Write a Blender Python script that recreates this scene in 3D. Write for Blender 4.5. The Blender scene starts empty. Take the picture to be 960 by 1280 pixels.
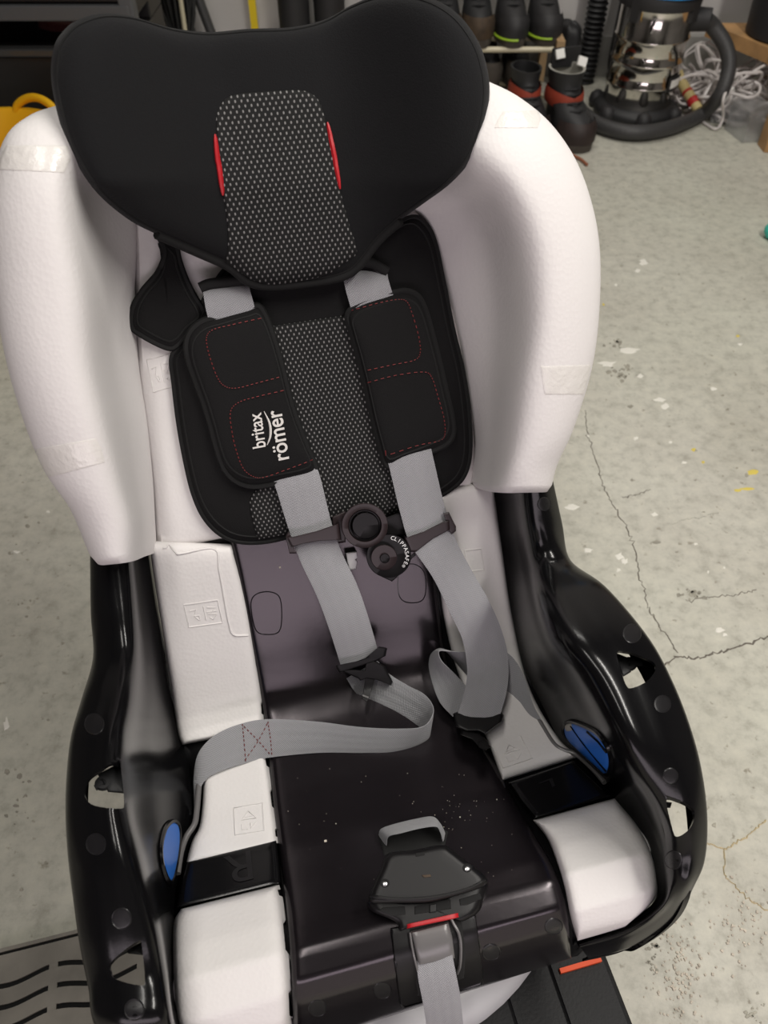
import bpy, bmesh, random
import numpy as np
from math import *
from mathutils import Vector, Matrix
from mathutils.bvhtree import BVHTree
random.seed(7); rng = np.random.default_rng(7)
SC = bpy.context.scene
COL = SC.collection

# ------------------------------------------------------------------ camera
F = 950.0; TH = radians(48); H = 1.0
cd = bpy.data.cameras.new('camera'); cam = bpy.data.objects.new('camera', cd); COL.objects.link(cam)
cam.location = (0, 0, H); cam.rotation_euler = (radians(90 - 48), 0, 0)
cd.sensor_fit = 'VERTICAL'; cd.sensor_height = 36.0; cd.lens = 36.0 * F / 1280.0
cd.clip_start = 0.01; cd.clip_end = 50
cd.dof.use_dof = True; cd.dof.focus_distance = 0.68; cd.dof.aperture_fstop = 9.0
SC.camera = cam
# ------------------------------------------------------------------ world, lamps, exposure
w = bpy.data.worlds.new('world'); SC.world = w; w.use_nodes = True
w.node_tree.nodes['Background'].inputs[0].default_value = (1.0, 0.97, 0.93, 1)
w.node_tree.nodes['Background'].inputs[1].default_value = 0.35
def area(name, loc, sx, sy, power, color=(1, .96, .9), target=None):
    l = bpy.data.lights.new(name, 'AREA'); l.shape = 'RECTANGLE'; l.size = sx; l.size_y = sy; l.energy = power; l.color = color
    o = bpy.data.objects.new(name, l); o.location = loc; COL.objects.link(o)
    if target is not None:
        o.rotation_euler = (Vector(target) - Vector(loc)).to_track_quat('-Z', 'Y').to_euler()
    return o
area('assumed_ceiling_lamp', (-0.30, 0.05, 2.35), 0.14, 1.4, 15)  # assumed ceiling lamp, out of view, placed to suit the foam shading
area('assumed_ceiling_lamp', (1.05, 0.25, 2.35), 0.14, 1.6, 50)  # second assumed lamp, unseen, stronger so the right side is brighter
area('assumed_ceiling_lamp', (0.5, 2.45, 2.35), 1.3, 0.14, 15)  # unseen fill lamp added over the back of the room
area('assumed_front_light', (0.0, -1.56, 0.56), 2.4, 0.62, 17, (1, .87, .94), (0.0, 1.0, 0.56))  # assumed unseen light panel in front, tinted for the pan's purple sheen
SC.view_settings.view_transform = 'Standard'; SC.view_settings.look = 'None'
SC.view_settings.gamma = 1.0; SC.view_settings.use_curve_mapping = False
SC.view_settings.exposure = 0.0

# ------------------------------------------------------------------ camera rays and the seat's own frame
FV = np.array([0, cos(TH), -sin(TH)]); UV = np.array([0, sin(TH), cos(TH)]); RV = np.array([1., 0, 0]); CV = np.array([0, 0, H])
def W(px, py, d): return CV + d * (FV + (px - 480) / F * RV + (640 - py) / F * UV)
def WZ(px, py, z=0.):
    d = W(px, py, 1) - CV; return CV + d * ((z - H) / d[2])
def WY(px, py, y):
    d = W(px, py, 1) - CV; return CV + d * (y / d[1])
YAW = radians(14); O = W(440, 865, .80)
AX = np.array([cos(YAW), sin(YAW), 0]); AY = np.array([-sin(YAW), cos(YAW), 0])
def toL(p): p = np.asarray(p) - O; return np.array([p @ AX, p @ AY, p[2]])
CL = toL(CV)
def lray(px, py): return toL(W(px, py, 1)) - CL
RB = radians(29); NB = np.array([0, -cos(RB), sin(RB)]); DB = np.array([0, sin(RB), cos(RB)])
def PL(px, py, p, n):
    d = lray(px, py); return CL + d * (np.dot(np.asarray(p) - CL, n) / np.dot(d, n))
def BK(px, py, o=0.): return PL(px, py, NB * o, NB)
def HZ(px, py, z): return PL(px, py, (0, 0, z), np.array([0, 0, 1.]))
def XP(px, py, x): return PL(px, py, (x, 0, 0), np.array([1., 0, 0]))
def YP(px, py, y): return PL(px, py, (0, y, 0), np.array([0, 1., 0]))
PROF = np.array([(.3325, .6), (.0277, .05), (.017, .033), (.006, .019), (-.008, .009), (-.025, .004), (-.05, .003), (-.10, .006), (-.15, .015),
                 (-.19, .031), (-.225, .047), (-.24, .051), (-.251, .047), (-.259, .034), (-.265, .01), (-.272, -.03), (-.284, -.07), (-.30, -.12)])
def _prof(o):
    t = np.gradient(PROF, axis=0); n = np.stack([t[:, 1], -t[:, 0]], 1); n /= np.linalg.norm(n, axis=1)[:, None]
    return PROF + n * o * np.array([-1, -1]) if n[0, 0] > 0 else PROF + n * o
def PR(px, py, o=0.):
    q = _prof(o); d = lray(px, py); a = d[1:]; best = None
    e = q[1:] - q[:-1]; r = q[:-1] - CL[1:]
    den = a[0] * e[:, 1] - a[1] * e[:, 0]
    t = (r[:, 0] * e[:, 1] - r[:, 1] * e[:, 0]) / den
    s = (r[:, 0] * a[1] - r[:, 1] * a[0]) / den
    ok = (t > .05) & (s >= -1e-6) & (s <= 1 + 1e-6)
    if ok.any(): return CL + d * t[ok].min()
    i = np.argmin(np.abs(s - .5)); return CL + d * t[i]

# ------------------------------------------------------------------ materials
def mat(name, col, rough=.5, metal=0., bump=0., bscale=200., spec=.5, trans=0., alpha=1., var=0., vscale=8., coat=0., btype='noise', sheen=0., emit=0.):
    m = bpy.data.materials.new(name); m.use_nodes = True; nt = m.node_tree; b = nt.nodes['Principled BSDF']
    b.inputs['Base Color'].default_value = (*col, 1); b.inputs['Roughness'].default_value = rough; b.inputs['Metallic'].default_value = metal
    b.inputs['Specular IOR Level'].default_value = spec; b.inputs['Transmission Weight'].default_value = trans; b.inputs['Alpha'].default_value = alpha
    b.inputs['Coat Weight'].default_value = coat; b.inputs['Sheen Weight'].default_value = sheen
    tc = nt.nodes.new('ShaderNodeTexCoord')
    if var:
        n = nt.nodes.new('ShaderNodeTexNoise'); n.inputs['Scale'].default_value = vscale; n.inputs['Detail'].default_value = 6
        nt.links.new(tc.outputs['Object'], n.inputs['Vector'])
        r = nt.nodes.new('ShaderNodeValToRGB'); r.color_ramp.elements[0].position = .3; r.color_ramp.elements[1].position = .7
        r.color_ramp.elements[0].color = (*[c * (1 - var) for c in col], 1); r.color_ramp.elements[1].color = (*[min(1, c * (1 + var)) for c in col], 1)
        nt.links.new(n.outputs['Fac'], r.inputs['Fac']); nt.links.new(r.outputs['Color'], b.inputs['Base Color'])
    if bump:
        if btype == 'noise':
            n = nt.nodes.new('ShaderNodeTexNoise'); n.inputs['Scale'].default_value = bscale; n.inputs['Detail'].default_value = 4; out = n.outputs['Fac']
        else:
            n = nt.nodes.new('ShaderNodeTexVoronoi'); n.inputs['Scale'].default_value = bscale; out = n.outputs['Distance']
        nt.links.new(tc.outputs['Object'], n.inputs['Vector'])
        bp = nt.nodes.new('ShaderNodeBump'); bp.inputs['Strength'].default_value = bump; bp.inputs['Distance'].default_value = .002
        nt.links.new(out, bp.inputs['Height']); nt.links.new(bp.outputs['Normal'], b.inputs['Normal'])
    return m
M = {}
M['foam'] = mat('white_foam', (.70, .675, .665), .55, bump=.10, bscale=300, spec=.3, btype='voronoi')
M['shell'] = mat('black_plastic', (.004, .0039, .0044), .19, spec=.27, bump=.02, bscale=420)
M['pan'] = mat('sheen_tinted_plastic', (.0055, .0044, .0054), .25, spec=.55, bump=.03, bscale=160)  # black plastic, purple sheen of the pan put into its colour
M['fabric'] = mat('black_fabric', (.0075, .0075, .0082), .85, spec=.14, bump=.25, bscale=900, sheen=.05)
M['fabric_flat'] = mat('black_pad_fabric', (.0075, .0072, .0075), .9, spec=.2, bump=.3, bscale=1200)
M['edge'] = mat('black_binding', (.009, .009, .009), .8, spec=.25)
M['red'] = mat('red_piping', (.42, .006, .012), .5)
M['stitch'] = mat('red_thread', (.15, .014, .014), .7)
M['print'] = mat('silver_print', (.62, .60, .57), .5)
M['printw'] = mat('white_print', (.8, .8, .8), .5)
M['pan'].node_tree.nodes['Principled BSDF'].inputs['Specular Tint'].default_value = (1, .91, .965, 1)  # reflected purple sheen tinted into the specular colour
M['clip'] = mat('dark_brown_plastic', (.022, .014, .015), .42, spec=.45)
M['clipb'] = mat('black_clip_plastic', (.0065, .006, .0065), .42, spec=.25)
M['blue'] = mat('blue_plastic', (.025, .15, .56), .4, spec=.3)
M['orange'] = mat('orange_plastic', (.62, .065, .01), .5, spec=.3)
M['tape'] = mat('clear_tape', (.70, .675, .645), .28, bump=.5, bscale=160, spec=.6)
M['ring'] = mat('light_grey_plastic', (.50, .50, .51), .35)
M['lever'] = mat('pale_plastic', (.62, .61, .62), .4)
M['dust'] = mat('pale_crumb', (.55, .5, .42), .8)
M['screw'] = mat('steel_screw', (.6, .6, .6), .3, metal=1.)
M['guard'] = mat('grey_plastic', (.13, .125, .125), .3)
M['basep'] = mat('rough_black_plastic', (.008, .008, .0085), .55, spec=.22, bump=.2, bscale=300)
M['mark'] = mat('moulded_mark', (.0095, .009, .010), .34, spec=.36)

def webbing():
    m = mat('grey_webbing', (.30, .30, .315), .62, spec=.45, sheen=.15); nt = m.node_tree; b = nt.nodes['Principled BSDF']
    uv = nt.nodes.new('ShaderNodeUVMap'); sep = nt.nodes.new('ShaderNodeSeparateXYZ'); nt.links.new(uv.outputs[0], sep.inputs[0])
    def mth(op, a, bb=None):
        n = nt.nodes.new('ShaderNodeMath'); n.operation = op
        for i, v in enumerate((a, bb)):
            if v is None: continue
            if hasattr(v, 'links'): nt.links.new(v, n.inputs[i])
            else: n.inputs[i].default_value = v
        return n.outputs[0]
    s1 = mth('SINE', mth('MULTIPLY', sep.outputs[0], 2 * pi / .0022)); s2 = mth('SINE', mth('MULTIPLY', sep.outputs[1], 2 * pi / .0018))
    h = mth('MULTIPLY', s1, s2)
    lines = mth('MULTIPLY', mth('SINE', mth('MULTIPLY', sep.outputs[0], 2 * pi / .0095)), .5)
    h2 = mth('ADD', h, lines)
    bp = nt.nodes.new('ShaderNodeBump'); bp.inputs['Strength'].default_value = .5; bp.inputs['Distance'].default_value = .0006
    nt.links.new(h2, bp.inputs['Height']); nt.links.new(bp.outputs[0], b.inputs['Normal'])
    r = nt.nodes.new('ShaderNodeMapRange'); nt.links.new(h, r.inputs[0]); r.inputs[1].default_value = -1; r.inputs[3].default_value = .78; r.inputs[4].default_value = 1.12
    mx = nt.nodes.new('ShaderNodeMix'); mx.data_type = 'RGBA'; mx.blend_type = 'MULTIPLY'; mx.inputs['Factor'].default_value = 1
    mx.inputs['A'].default_value = (.30, .30, .315, 1); nt.links.new(r.outputs[0], mx.inputs['B']); nt.links.new(mx.outputs['Result'], b.inputs['Base Color'])
    return m
M['web'] = webbing()
def meshmat():
    m = mat('spacer_mesh_fabric', (.012, .012, .012), .8, spec=.25); nt = m.node_tree; b = nt.nodes['Principled BSDF']
    uv = nt.nodes.new('ShaderNodeUVMap'); sep = nt.nodes.new('ShaderNodeSeparateXYZ'); nt.links.new(uv.outputs[0], sep.inputs[0])
    def mth(op, a, bb=None):
        n = nt.nodes.new('ShaderNodeMath'); n.operation = op
        for i, v in enumerate((a, bb)):
            if v is None: continue
            if hasattr(v, 'links'): nt.links.new(v, n.inputs[i])
            else: n.inputs[i].default_value = v
        return n.outputs[0]
    a = mth('COSINE', mth('MULTIPLY', sep.outputs[0], pi / .00225)); c = mth('COSINE', mth('MULTIPLY', sep.outputs[1], pi / .0034))
    p = mth('MULTIPLY', a, c)
    r = nt.nodes.new('ShaderNodeMapRange'); nt.links.new(p, r.inputs[0]); r.inputs[1].default_value = .42; r.inputs[2].default_value = .75
    mx = nt.nodes.new('ShaderNodeMix'); mx.data_type = 'RGBA'; nt.links.new(r.outputs[0], mx.inputs['Factor'])
    mx.inputs['A'].default_value = (.008, .008, .008, 1); mx.inputs['B'].default_value = (.19, .187, .183, 1); nt.links.new(mx.outputs['Result'], b.inputs['Base Color'])
    bp = nt.nodes.new('ShaderNodeBump'); bp.inputs['Strength'].default_value = .6; bp.inputs['Distance'].default_value = .0008
    nt.links.new(r.outputs[0], bp.inputs['Height']); nt.links.new(bp.outputs[0], b.inputs['Normal'])
    return m
M['mesh'] = meshmat()
def floormat():
    m = mat('concrete_floor', (.36, .35, .30), .62, spec=.35); nt = m.node_tree; b = nt.nodes['Principled BSDF']
    tc = nt.nodes.new('ShaderNodeTexCoord')
    def noise(s, d=8, rough=.6):
        n = nt.nodes.new('ShaderNodeTexNoise'); n.inputs['Scale'].default_value = s; n.inputs['Detail'].default_value = d; n.inputs['Roughness'].default_value = rough
        nt.links.new(tc.outputs['Object'], n.inputs['Vector']); return n.outputs['Fac']
    def ramp(f, stops):
        r = nt.nodes.new('ShaderNodeValToRGB'); nt.links.new(f, r.inputs[0]); e = r.color_ramp.elements
        while len(e) < len(stops): e.new(.5)
        for i, (p, c) in enumerate(stops): e[i].position = p; e[i].color = (*c, 1)
        return r.outputs[0]
    base = ramp(noise(3.2), [(.28, (.40, .385, .325)), (.5, (.475, .46, .40)), (.72, (.53, .515, .455))])
    fine = ramp(noise(38, 8, .7), [(.3, (.72, .715, .70)), (.5, (1, 1, 1)), (.72, (1.16, 1.15, 1.13))])
    dark = ramp(noise(60, 4, .6), [(.28, (.55, .52, .48)), (.37, (1, 1, 1))])
    green = ramp(noise(1.6, 3), [(.4, (1, 1, 1)), (.65, (.95, .97, .94))])
    prev = base
    for x in (fine, dark, green):
        mx = nt.nodes.new('ShaderNodeMix'); mx.data_type = 'RGBA'; mx.blend_type = 'MULTIPLY'; mx.inputs['Factor'].default_value = 1
        nt.links.new(prev, mx.inputs['A']); nt.links.new(x, mx.inputs['B']); prev = mx.outputs['Result']
    nt.links.new(prev, b.inputs['Base Color'])
    bp = nt.nodes.new('ShaderNodeBump'); bp.inputs['Strength'].default_value = .35; bp.inputs['Distance'].default_value = .003
    nt.links.new(noise(70, 8, .7), bp.inputs['Height']); nt.links.new(bp.outputs[0], b.inputs['Normal'])
    return m
M['floor'] = floormat()
M['wall'] = mat('painted_wall', (.56, .54, .52), .7, var=.05, vscale=3)
M['dimwall'] = mat('darkened_wall', (.10, .094, .09), .8, var=.3, vscale=4)  # unseen walls, colour darkened to cut bounce light
M['dimceil'] = mat('darkened_ceiling', (.07, .066, .062), .8, var=.2, vscale=5)  # unseen ceiling, darkened so it bounces and reflects less light
M['plinth'] = mat('concrete_plinth', (.34, .33, .31), .8, var=.2, vscale=9)
M['crack'] = mat('dark_crack', (.13, .115, .095), .9)
M['stain'] = mat('dark_stain', (.29, .275, .225), .7, var=.3, vscale=40)
M['paintw'] = mat('white_paint', (.72, .70, .63), .6)
M['painty'] = mat('yellow_paint', (.62, .50, .10), .6)
M['grit'] = mat('pinkish_grit', (.46, .41, .34), .9, var=.3, vscale=60)
M['straw'] = mat('dry_straw', (.55, .46, .28), .7)
M['grate'] = mat('weathered_metal_grate', (.19, .178, .15), .6, metal=.2, var=.3, vscale=14, bump=.3, bscale=60)
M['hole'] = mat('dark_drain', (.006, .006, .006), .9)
M['steel'] = mat('polished_steel', (.72, .69, .64), .10, metal=1.)
M['blk'] = mat('black_rubber', (.016, .016, .017), .55)
M['blkmatt'] = mat('black_matt_plastic', (.020, .019, .020), .6)
M['bluelid'] = mat('bright_blue_plastic', (.02, .30, .72), .4)
M['hose'] = mat('grey_black_hose', (.040, .039, .039), .5, bump=.4, bscale=300)
M['brown'] = mat('brown_leather', (.055, .034, .018), .75, var=.4, vscale=30)
M['sole'] = mat('dusty_sole', (.06, .05, .04), .85)
M['lime'] = mat('lime_trim', (.35, .55, .03), .5)
M['rbrown'] = mat('dark_red_brown_leather', (.024, .014, .012), .6, var=.3, vscale=30)
M['bred'] = mat('orange_red_leather', (.27, .035, .014), .7)
M['lace'] = mat('rust_lace', (.28, .10, .05), .8)
M['tag'] = mat('white_tag', (.85, .84, .80), .5)
M['lining'] = mat('pale_lining', (.35, .34, .30), .8)
M['rail'] = mat('cream_rail', (.62, .56, .40), .35, spec=.5)
M['wood'] = mat('pine_wood', (.42, .24, .10), .5, var=.25, vscale=14)
M['woodl'] = mat('pale_rack_wood', (.45, .30, .16), .6)
M['cable'] = mat('white_cable', (.62, .58, .56), .4)
M['clear'] = mat('clear_plastic', (.88, .90, .92), .1, trans=.9, alpha=.42)
M['yellow'] = mat('yellow_rubber', (.80, .44, .008), .45)
M['cab'] = mat('black_cabinet_paint', (.014, .013, .013), .35)
M['cabg'] = mat('dark_grey_rail', (.085, .088, .092), .4)
M['cabshine'] = mat('shiny_tray_lip', (.05, .05, .05), .12, bump=.6, bscale=60)
M['maroon'] = mat('dark_maroon', (.045, .010, .010), .5)
M['teal'] = mat('teal_plastic', (.05, .52, .42), .5)
M['nozzle'] = mat('cream_plastic', (.52, .42, .19), .5)
M['nozred'] = mat('red_plastic', (.42, .02, .02), .4)
M['ruleyellow'] = mat('yellow_rule', (.80, .58, .01), .5)
M['rod'] = mat('dark_steel_tube', (.05, .05, .05), .4)

# ------------------------------------------------------------------ mesh helpers
def tag(o, label=None, cat=None, group=None, kind=None):
    if label: o['label'] = label
    if cat: o['category'] = cat
    if group: o['group'] = group
    if kind: o['kind'] = kind
    return o
def empty(name, loc, label=None, cat=None, group=None, rz=0.):
    o = bpy.data.objects.new(name, None); COL.objects.link(o); o.location = loc; o.rotation_euler = (0, 0, rz); o.empty_display_size = .05
    return tag(o, label, cat, group)
def mk(name, v, f, m, parent=None, smooth=True, uv=None, org=None, label=None):
    me = bpy.data.meshes.new(name)
    v = np.asarray(v, float)
    if org is not None: v = v - np.asarray(org)
    me.from_pydata([tuple(p) for p in v], [], [tuple(int(i) for i in q) for q in f]); me.materials.append(m if not isinstance(m, str) else M[m])
    bm = bmesh.new(); bm.from_mesh(me); bmesh.ops.recalc_face_normals(bm, faces=bm.faces); bm.to_mesh(me); bm.free()
    if uv is not None:
        l = me.uv_layers.new(name='UVMap'); vi = np.zeros(len(me.loops), int); me.loops.foreach_get('vertex_index', vi)
        l.data.foreach_set('uv', np.asarray(uv, np.float32)[vi].ravel())
    if smooth:
        for p in me.polygons: p.use_smooth = True
    o = bpy.data.objects.new(name, me); COL.objects.link(o)
    if parent is not None: o.parent = parent
    if label: o['label'] = label
    if smooth:
        bm_s = o.modifiers.new('edges', 'EDGE_SPLIT'); bm_s.split_angle = radians(50)
    return o
class MB:
    def __init__(s): s.v = []; s.f = []
    def add(s, v, f):
        n = len(s.v); s.v += [tuple(p) for p in v]; s.f += [tuple(i + n for i in q) for q in f]; return s
    def box(s, c, size, rot=None):
        x, y, z = [q / 2 for q in size]; R = rot if rot is not None else np.eye(3)
        v = [np.asarray(c) + R @ np.array([a * x, b * y, e * z]) for a in (-1, 1) for b in (-1, 1) for e in (-1, 1)]
        return s.add(v, [(0, 1, 3, 2), (4, 6, 7, 5), (0, 4, 5, 1), (2, 3, 7, 6), (0, 2, 6, 4), (1, 5, 7, 3)])
    def tube(s, pts, r, n=8, closed=False, cap=True):
        v, f = tube(pts, r, n, closed, cap); return s.add(v, f)
    def build(s, name, m, parent=None, **k): return mk(name, s.v, s.f, m, parent, **k)
def cr(pts, n, closed=False):
    """Catmull-Rom through the points, n samples spread evenly over the segments."""
    P = np.asarray(pts, float); k = len(P)
    t = np.linspace(0, k if closed else k - 1, n, endpoint=not closed)
    i = np.floor(t).astype(int)
    if not closed: i = np.minimum(i, k - 2)
    u = (t - i).reshape((-1,) + (1,) * (P.ndim - 1))
    if closed: g = lambda j: P[j % k]
    else:
        Q = np.concatenate([2 * P[:1] - P[1:2], P, 2 * P[-1:] - P[-2:-1]]); g = lambda j: Q[j + 1]
    a, b, c, d = g(i - 1), g(i), g(i + 1), g(i + 2)
    return .5 * ((2 * b) + (-a + c) * u + (2 * a - 5 * b + 4 * c - d) * u ** 2 + (-a + 3 * b - 3 * c + d) * u ** 3)
def lin(pts, n):
    P = np.asarray(pts, float); s = np.r_[0, np.cumsum(np.linalg.norm(np.diff(P[:, :2], axis=0), axis=1))]; t = np.linspace(0, s[-1], n)
    return np.stack([np.interp(t, s, P[:, j]) for j in range(P.shape[1])], 1)
def tube(pts, r, n=8, closed=False, cap=True):
    P = np.asarray(pts, float); k = len(P); r = np.broadcast_to(np.asarray(r, float), (k,))
    T = np.gradient(P, axis=0) if not closed else np.roll(P, -1, 0) - np.roll(P, 1, 0)
    T /= np.linalg.norm(T, axis=1)[:, None] + 1e-12
    up = np.array([0, 0, 1.]) if abs(T[0][2]) < .9 else np.array([1., 0, 0]); v = []; N = np.cross(T[0], up); N /= np.linalg.norm(N)
    for i in range(k):
        N = N - T[i] * (N @ T[i]); N /= np.linalg.norm(N) + 1e-12; B = np.cross(T[i], N)
        for j in range(n): a = 2 * pi * j / n; v.append(P[i] + r[i] * (cos(a) * N + sin(a) * B))
    f = []
    for i in range(k if closed else k - 1):
        for j in range(n):
            a = i * n + j; b = i * n + (j + 1) % n; i2 = (i + 1) % k; f.append((a, b, i2 * n + (j + 1) % n, i2 * n + j))
    if cap and not closed: f += [tuple(range(n))[::-1], tuple((k - 1) * n + j for j in range(n))]
    return v, f
def gridf(R, C, base=0, wrap=False):
    f = []
    for i in range(R - 1):
        for j in range(C if wrap else C - 1):
            f.append((base + i * C + j, base + i * C + (j + 1) % C, base + (i + 1) * C + (j + 1) % C, base + (i + 1) * C + j))
    return f
def loft(ctrl, nr, nc):
    A = np.asarray(ctrl, float); A = cr(A, nr); A = cr(A.transpose(1, 0, 2), nc).transpose(1, 0, 2); return A
def rnd(s, p): return (1 - s ** p) ** (1 / 2.2)
def star(name, outline, surf, base, thick, m, parent, p=6., rings=9, n=96, smooth_n=True, c=None, uvm=False, org=None, label=None, dome=0., close=True):
    """A cushion with the given outline: its face follows surf at offset base + thick, rounded down to base at the rim."""
    out = cr(outline, n, True) if smooth_n else np.concatenate([np.linspace(outline[i], outline[(i + 1) % len(outline)], 6, endpoint=False) for i in range(len(outline))])
    n = len(out); ce = np.asarray(c if c is not None else out.mean(0), float)
    ss = np.r_[np.linspace(0, .8, rings - 4)[1:], .88, .94, .98, 1.0]
    v = [surf(*ce, base + thick + dome)]; f = []
    for s in ss:
        for q in out:
            P = ce + s * (q - ce); v.append(surf(P[0], P[1], base + thick * rnd(s, p) + dome * (1 - s * s)))
    R = len(ss)
    f += [(0, 1 + j, 1 + (j + 1) % n) for j in range(n)] + gridf(R, n, 1, True)
    if close:
        b0 = len(v)
        v += [surf(q[0], q[1], base - .004) for q in out]; v.append(surf(*ce, base - .004))
        f += [(1 + (R - 1) * n + j, 1 + (R - 1) * n + (j + 1) % n, b0 + (j + 1) % n, b0 + j) for j in range(n)]
        f += [(b0 + n, b0 + (j + 1) % n, b0 + j) for j in range(n)]
    uv = np.array([(q[0], q @ DB) for q in np.array(v)]) if uvm else None
    return mk(name, v, f, m, parent, uv=uv, org=org, label=label)
def ladder(name, L, R, surf, base, thick, m, parent, nr=40, nc=14, p=10., ends=True, uvm=False, label=None, jag=None, smooth_path=True, under=.004):
    """A strip between a left and a right edge line; same rounded profile as star."""
    Lp = cr(L, nr) if smooth_path else lin(L, nr); Rp = cr(R, nr) if smooth_path else lin(R, nr); v = []
    a = np.linspace(-1, 1, nc); a = np.sign(a) * (1 - (1 - np.abs(a)) ** 1.7)
    b = np.linspace(-1, 1, nr); b = np.sign(b) * (1 - (1 - np.abs(b)) ** 1.5)
    # re-sample rows so that they bunch at the ends
    t = (b + 1) / 2 * (nr - 1)
    Lp = np.stack([np.interp(t, np.arange(nr), Lp[:, k]) for k in (0, 1)], 1); Rp = np.stack([np.interp(t, np.arange(nr), Rp[:, k]) for k in (0, 1)], 1)
    bases = []
    for i in range(nr):
        for j in range(nc):
            s = max(abs(a[j]), abs(b[i]) if ends else 0); P = Lp[i] + (Rp[i] - Lp[i]) * (a[j] + 1) / 2
            if jag is not None and j == nc - 1: P = P + np.array(jag(i / nr))
            v.append(surf(P[0], P[1], base + thick * rnd(min(1, s), p)))
            bases.append(surf(P[0], P[1], base - under))
    f = gridf(nr, nc); N = nr * nc; v += bases; f += [q[::-1] for q in gridf(nr, nc, N)]
    for j in range(nc - 1): f += [(j, j + 1, N + j + 1, N + j), ((nr - 1) * nc + j + 1, (nr - 1) * nc + j, N + (nr - 1) * nc + j, N + (nr - 1) * nc + j + 1)]
    for i in range(nr - 1): f += [((i + 1) * nc, i * nc, N + i * nc, N + (i + 1) * nc), (i * nc + nc - 1, (i + 1) * nc + nc - 1, N + (i + 1) * nc + nc - 1, N + i * nc + nc - 1)]
    uv = np.array([(q[0], q @ DB) for q in np.array(v)]) if uvm else None
    return mk(name, v, f, m, parent, uv=uv, label=label)
def ribbon(name, pairs, m, parent, n=60, nc=7, th=.0016, crown=0., label=None):
    """A webbing strap: pairs of edge points (seat frame), swept smoothly, with real thickness."""
    A = np.array([[a, b] for a, b in pairs], float); A = cr(A, n); v = []; uv = []
    Cn = A.mean(1); s = np.r_[0, np.cumsum(np.linalg.norm(np.diff(Cn, axis=0), axis=1))]
    T = np.gradient(Cn, axis=0)
    for side in (1, -1):
        for i in range(n):
            wv = A[i, 1] - A[i, 0]; nn = np.cross(T[i], wv); nn /= np.linalg.norm(nn) + 1e-9; L = np.linalg.norm(wv)
            for j in range(nc):
                q = j / (nc - 1); e = 1 if 0 < j < nc - 1 else .3
                v.append(A[i, 0] + wv * q + nn * (side * th / 2 * e + crown * (1 - (2 * q - 1) ** 2))); uv.append((q * .038, s[i]))
    N = n * nc; f = gridf(n, nc) + [q[::-1] for q in gridf(n, nc, N)]
    for j in range(nc - 1): f += [(j, j + 1, N + j + 1, N + j), ((n - 1) * nc + j + 1, (n - 1) * nc + j, N + (n - 1) * nc + j, N + (n - 1) * nc + j + 1)]
    for i in range(n - 1): f += [((i + 1) * nc, i * nc, N + i * nc, N + (i + 1) * nc), (i * nc + nc - 1, (i + 1) * nc + nc - 1, N + (i + 1) * nc + nc - 1, N + i * nc + nc - 1)]
    return mk(name, v, f, m, parent, uv=uv, label=label)
class Cast:
    """Finds the point of an already built seat part that lies on a sight line (seat frame)."""
    def __init__(s, *objs):
        vs = []; fs = []
        for o in objs:
            n = len(vs); vs += [tuple(v.co) for v in o.data.vertices]; fs += [tuple(i + n for i in p.vertices) for p in o.data.polygons]
        s.t = BVHTree.FromPolygons(vs, fs)
    def __call__(s, px, py, off=0.):
        d = Vector(lray(px, py)); d.normalize(); loc, nor, idx, dist = s.t.ray_cast(Vector(CL), d)
        if loc is None:
            loc, nor, idx, dist = s.t.find_nearest(Vector(CL + np.array(d) * .68))
        if nor.dot(d) > 0: nor = -nor
        return np.array(loc + nor * off)
def evalapply(o):
    dg = bpy.context.evaluated_depsgraph_get(); me = bpy.data.meshes.new_from_object(o.evaluated_get(dg)); o.modifiers.clear(); o.data = me
def textmesh(body, size=1., bold=0.):
    cu = bpy.data.curves.new('lettering', 'FONT'); cu.body = body; cu.size = size; cu.offset = bold; o = bpy.data.objects.new('lettering', cu); COL.objects.link(o)
    dg = bpy.context.evaluated_depsgraph_get(); me = bpy.data.meshes.new_from_object(o.evaluated_get(dg))
    v = np.array([tuple(q.co)[:2] for q in me.vertices]); f = [tuple(p.vertices) for p in me.polygons]
    bpy.data.objects.remove(o); bpy.data.curves.remove(cu); bpy.data.meshes.remove(me); return v, f
def letters(name, body, p0, du, dv, surf, off, m, parent, org=None, bold=0.):
    """Lettering set along du (its full width in sight) with cap height dv, laid on a surface."""
    v, f = textmesh(body, 1., bold); v = v - v.min(0) * np.array([1, 0]); wd = v[:, 0].max(); v[:, 0] /= wd; v[:, 1] /= .69
    P = np.asarray(p0) + v[:, :1] * np.asarray(du) + v[:, 1:] * np.asarray(dv)
    return mk(name, [surf(a, b, off) for a, b in P], f, m, parent, smooth=False, org=org)
def stroke(surf, pts, off, r, mb, n=5, closed=False, samples=None):
    P = [surf(a, b, off) for a, b in (pts if samples is None else (cr(pts, samples, closed)))]
    mb.tube(P, r, n, closed)

# ------------------------------------------------------------------ the room
def slab(name, c, s, m, kind='structure'):
    o = MB().box(c, s).build(name, m, smooth=False); o['kind'] = kind; return o
floor = slab('floor', (0.2, 1.0, -.05), (5.2, 5.2, .1), 'floor')
YW = 3.08
slab('wall_back', (0.2, YW + .05, 1.25), (5.2, .1, 2.5), 'wall')
slab('wall_left', (-2.45, 1.0, 1.25), (.1, 5.2, 2.5), 'dimwall')
slab('wall_right', (2.85, 1.0, 1.25), (.1, 5.2, 2.5), 'dimwall')
slab('wall_front', (0.2, -1.65, 1.25), (5.2, .1, 2.5), 'dimwall')
slab('ceiling', (0.2, 1.0, 2.55), (5.4, 5.4, .1), 'dimceil')
slab('baseboard_back', (0.2, YW - .02, .065), (5.0, .04, .13), 'plinth')

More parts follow.
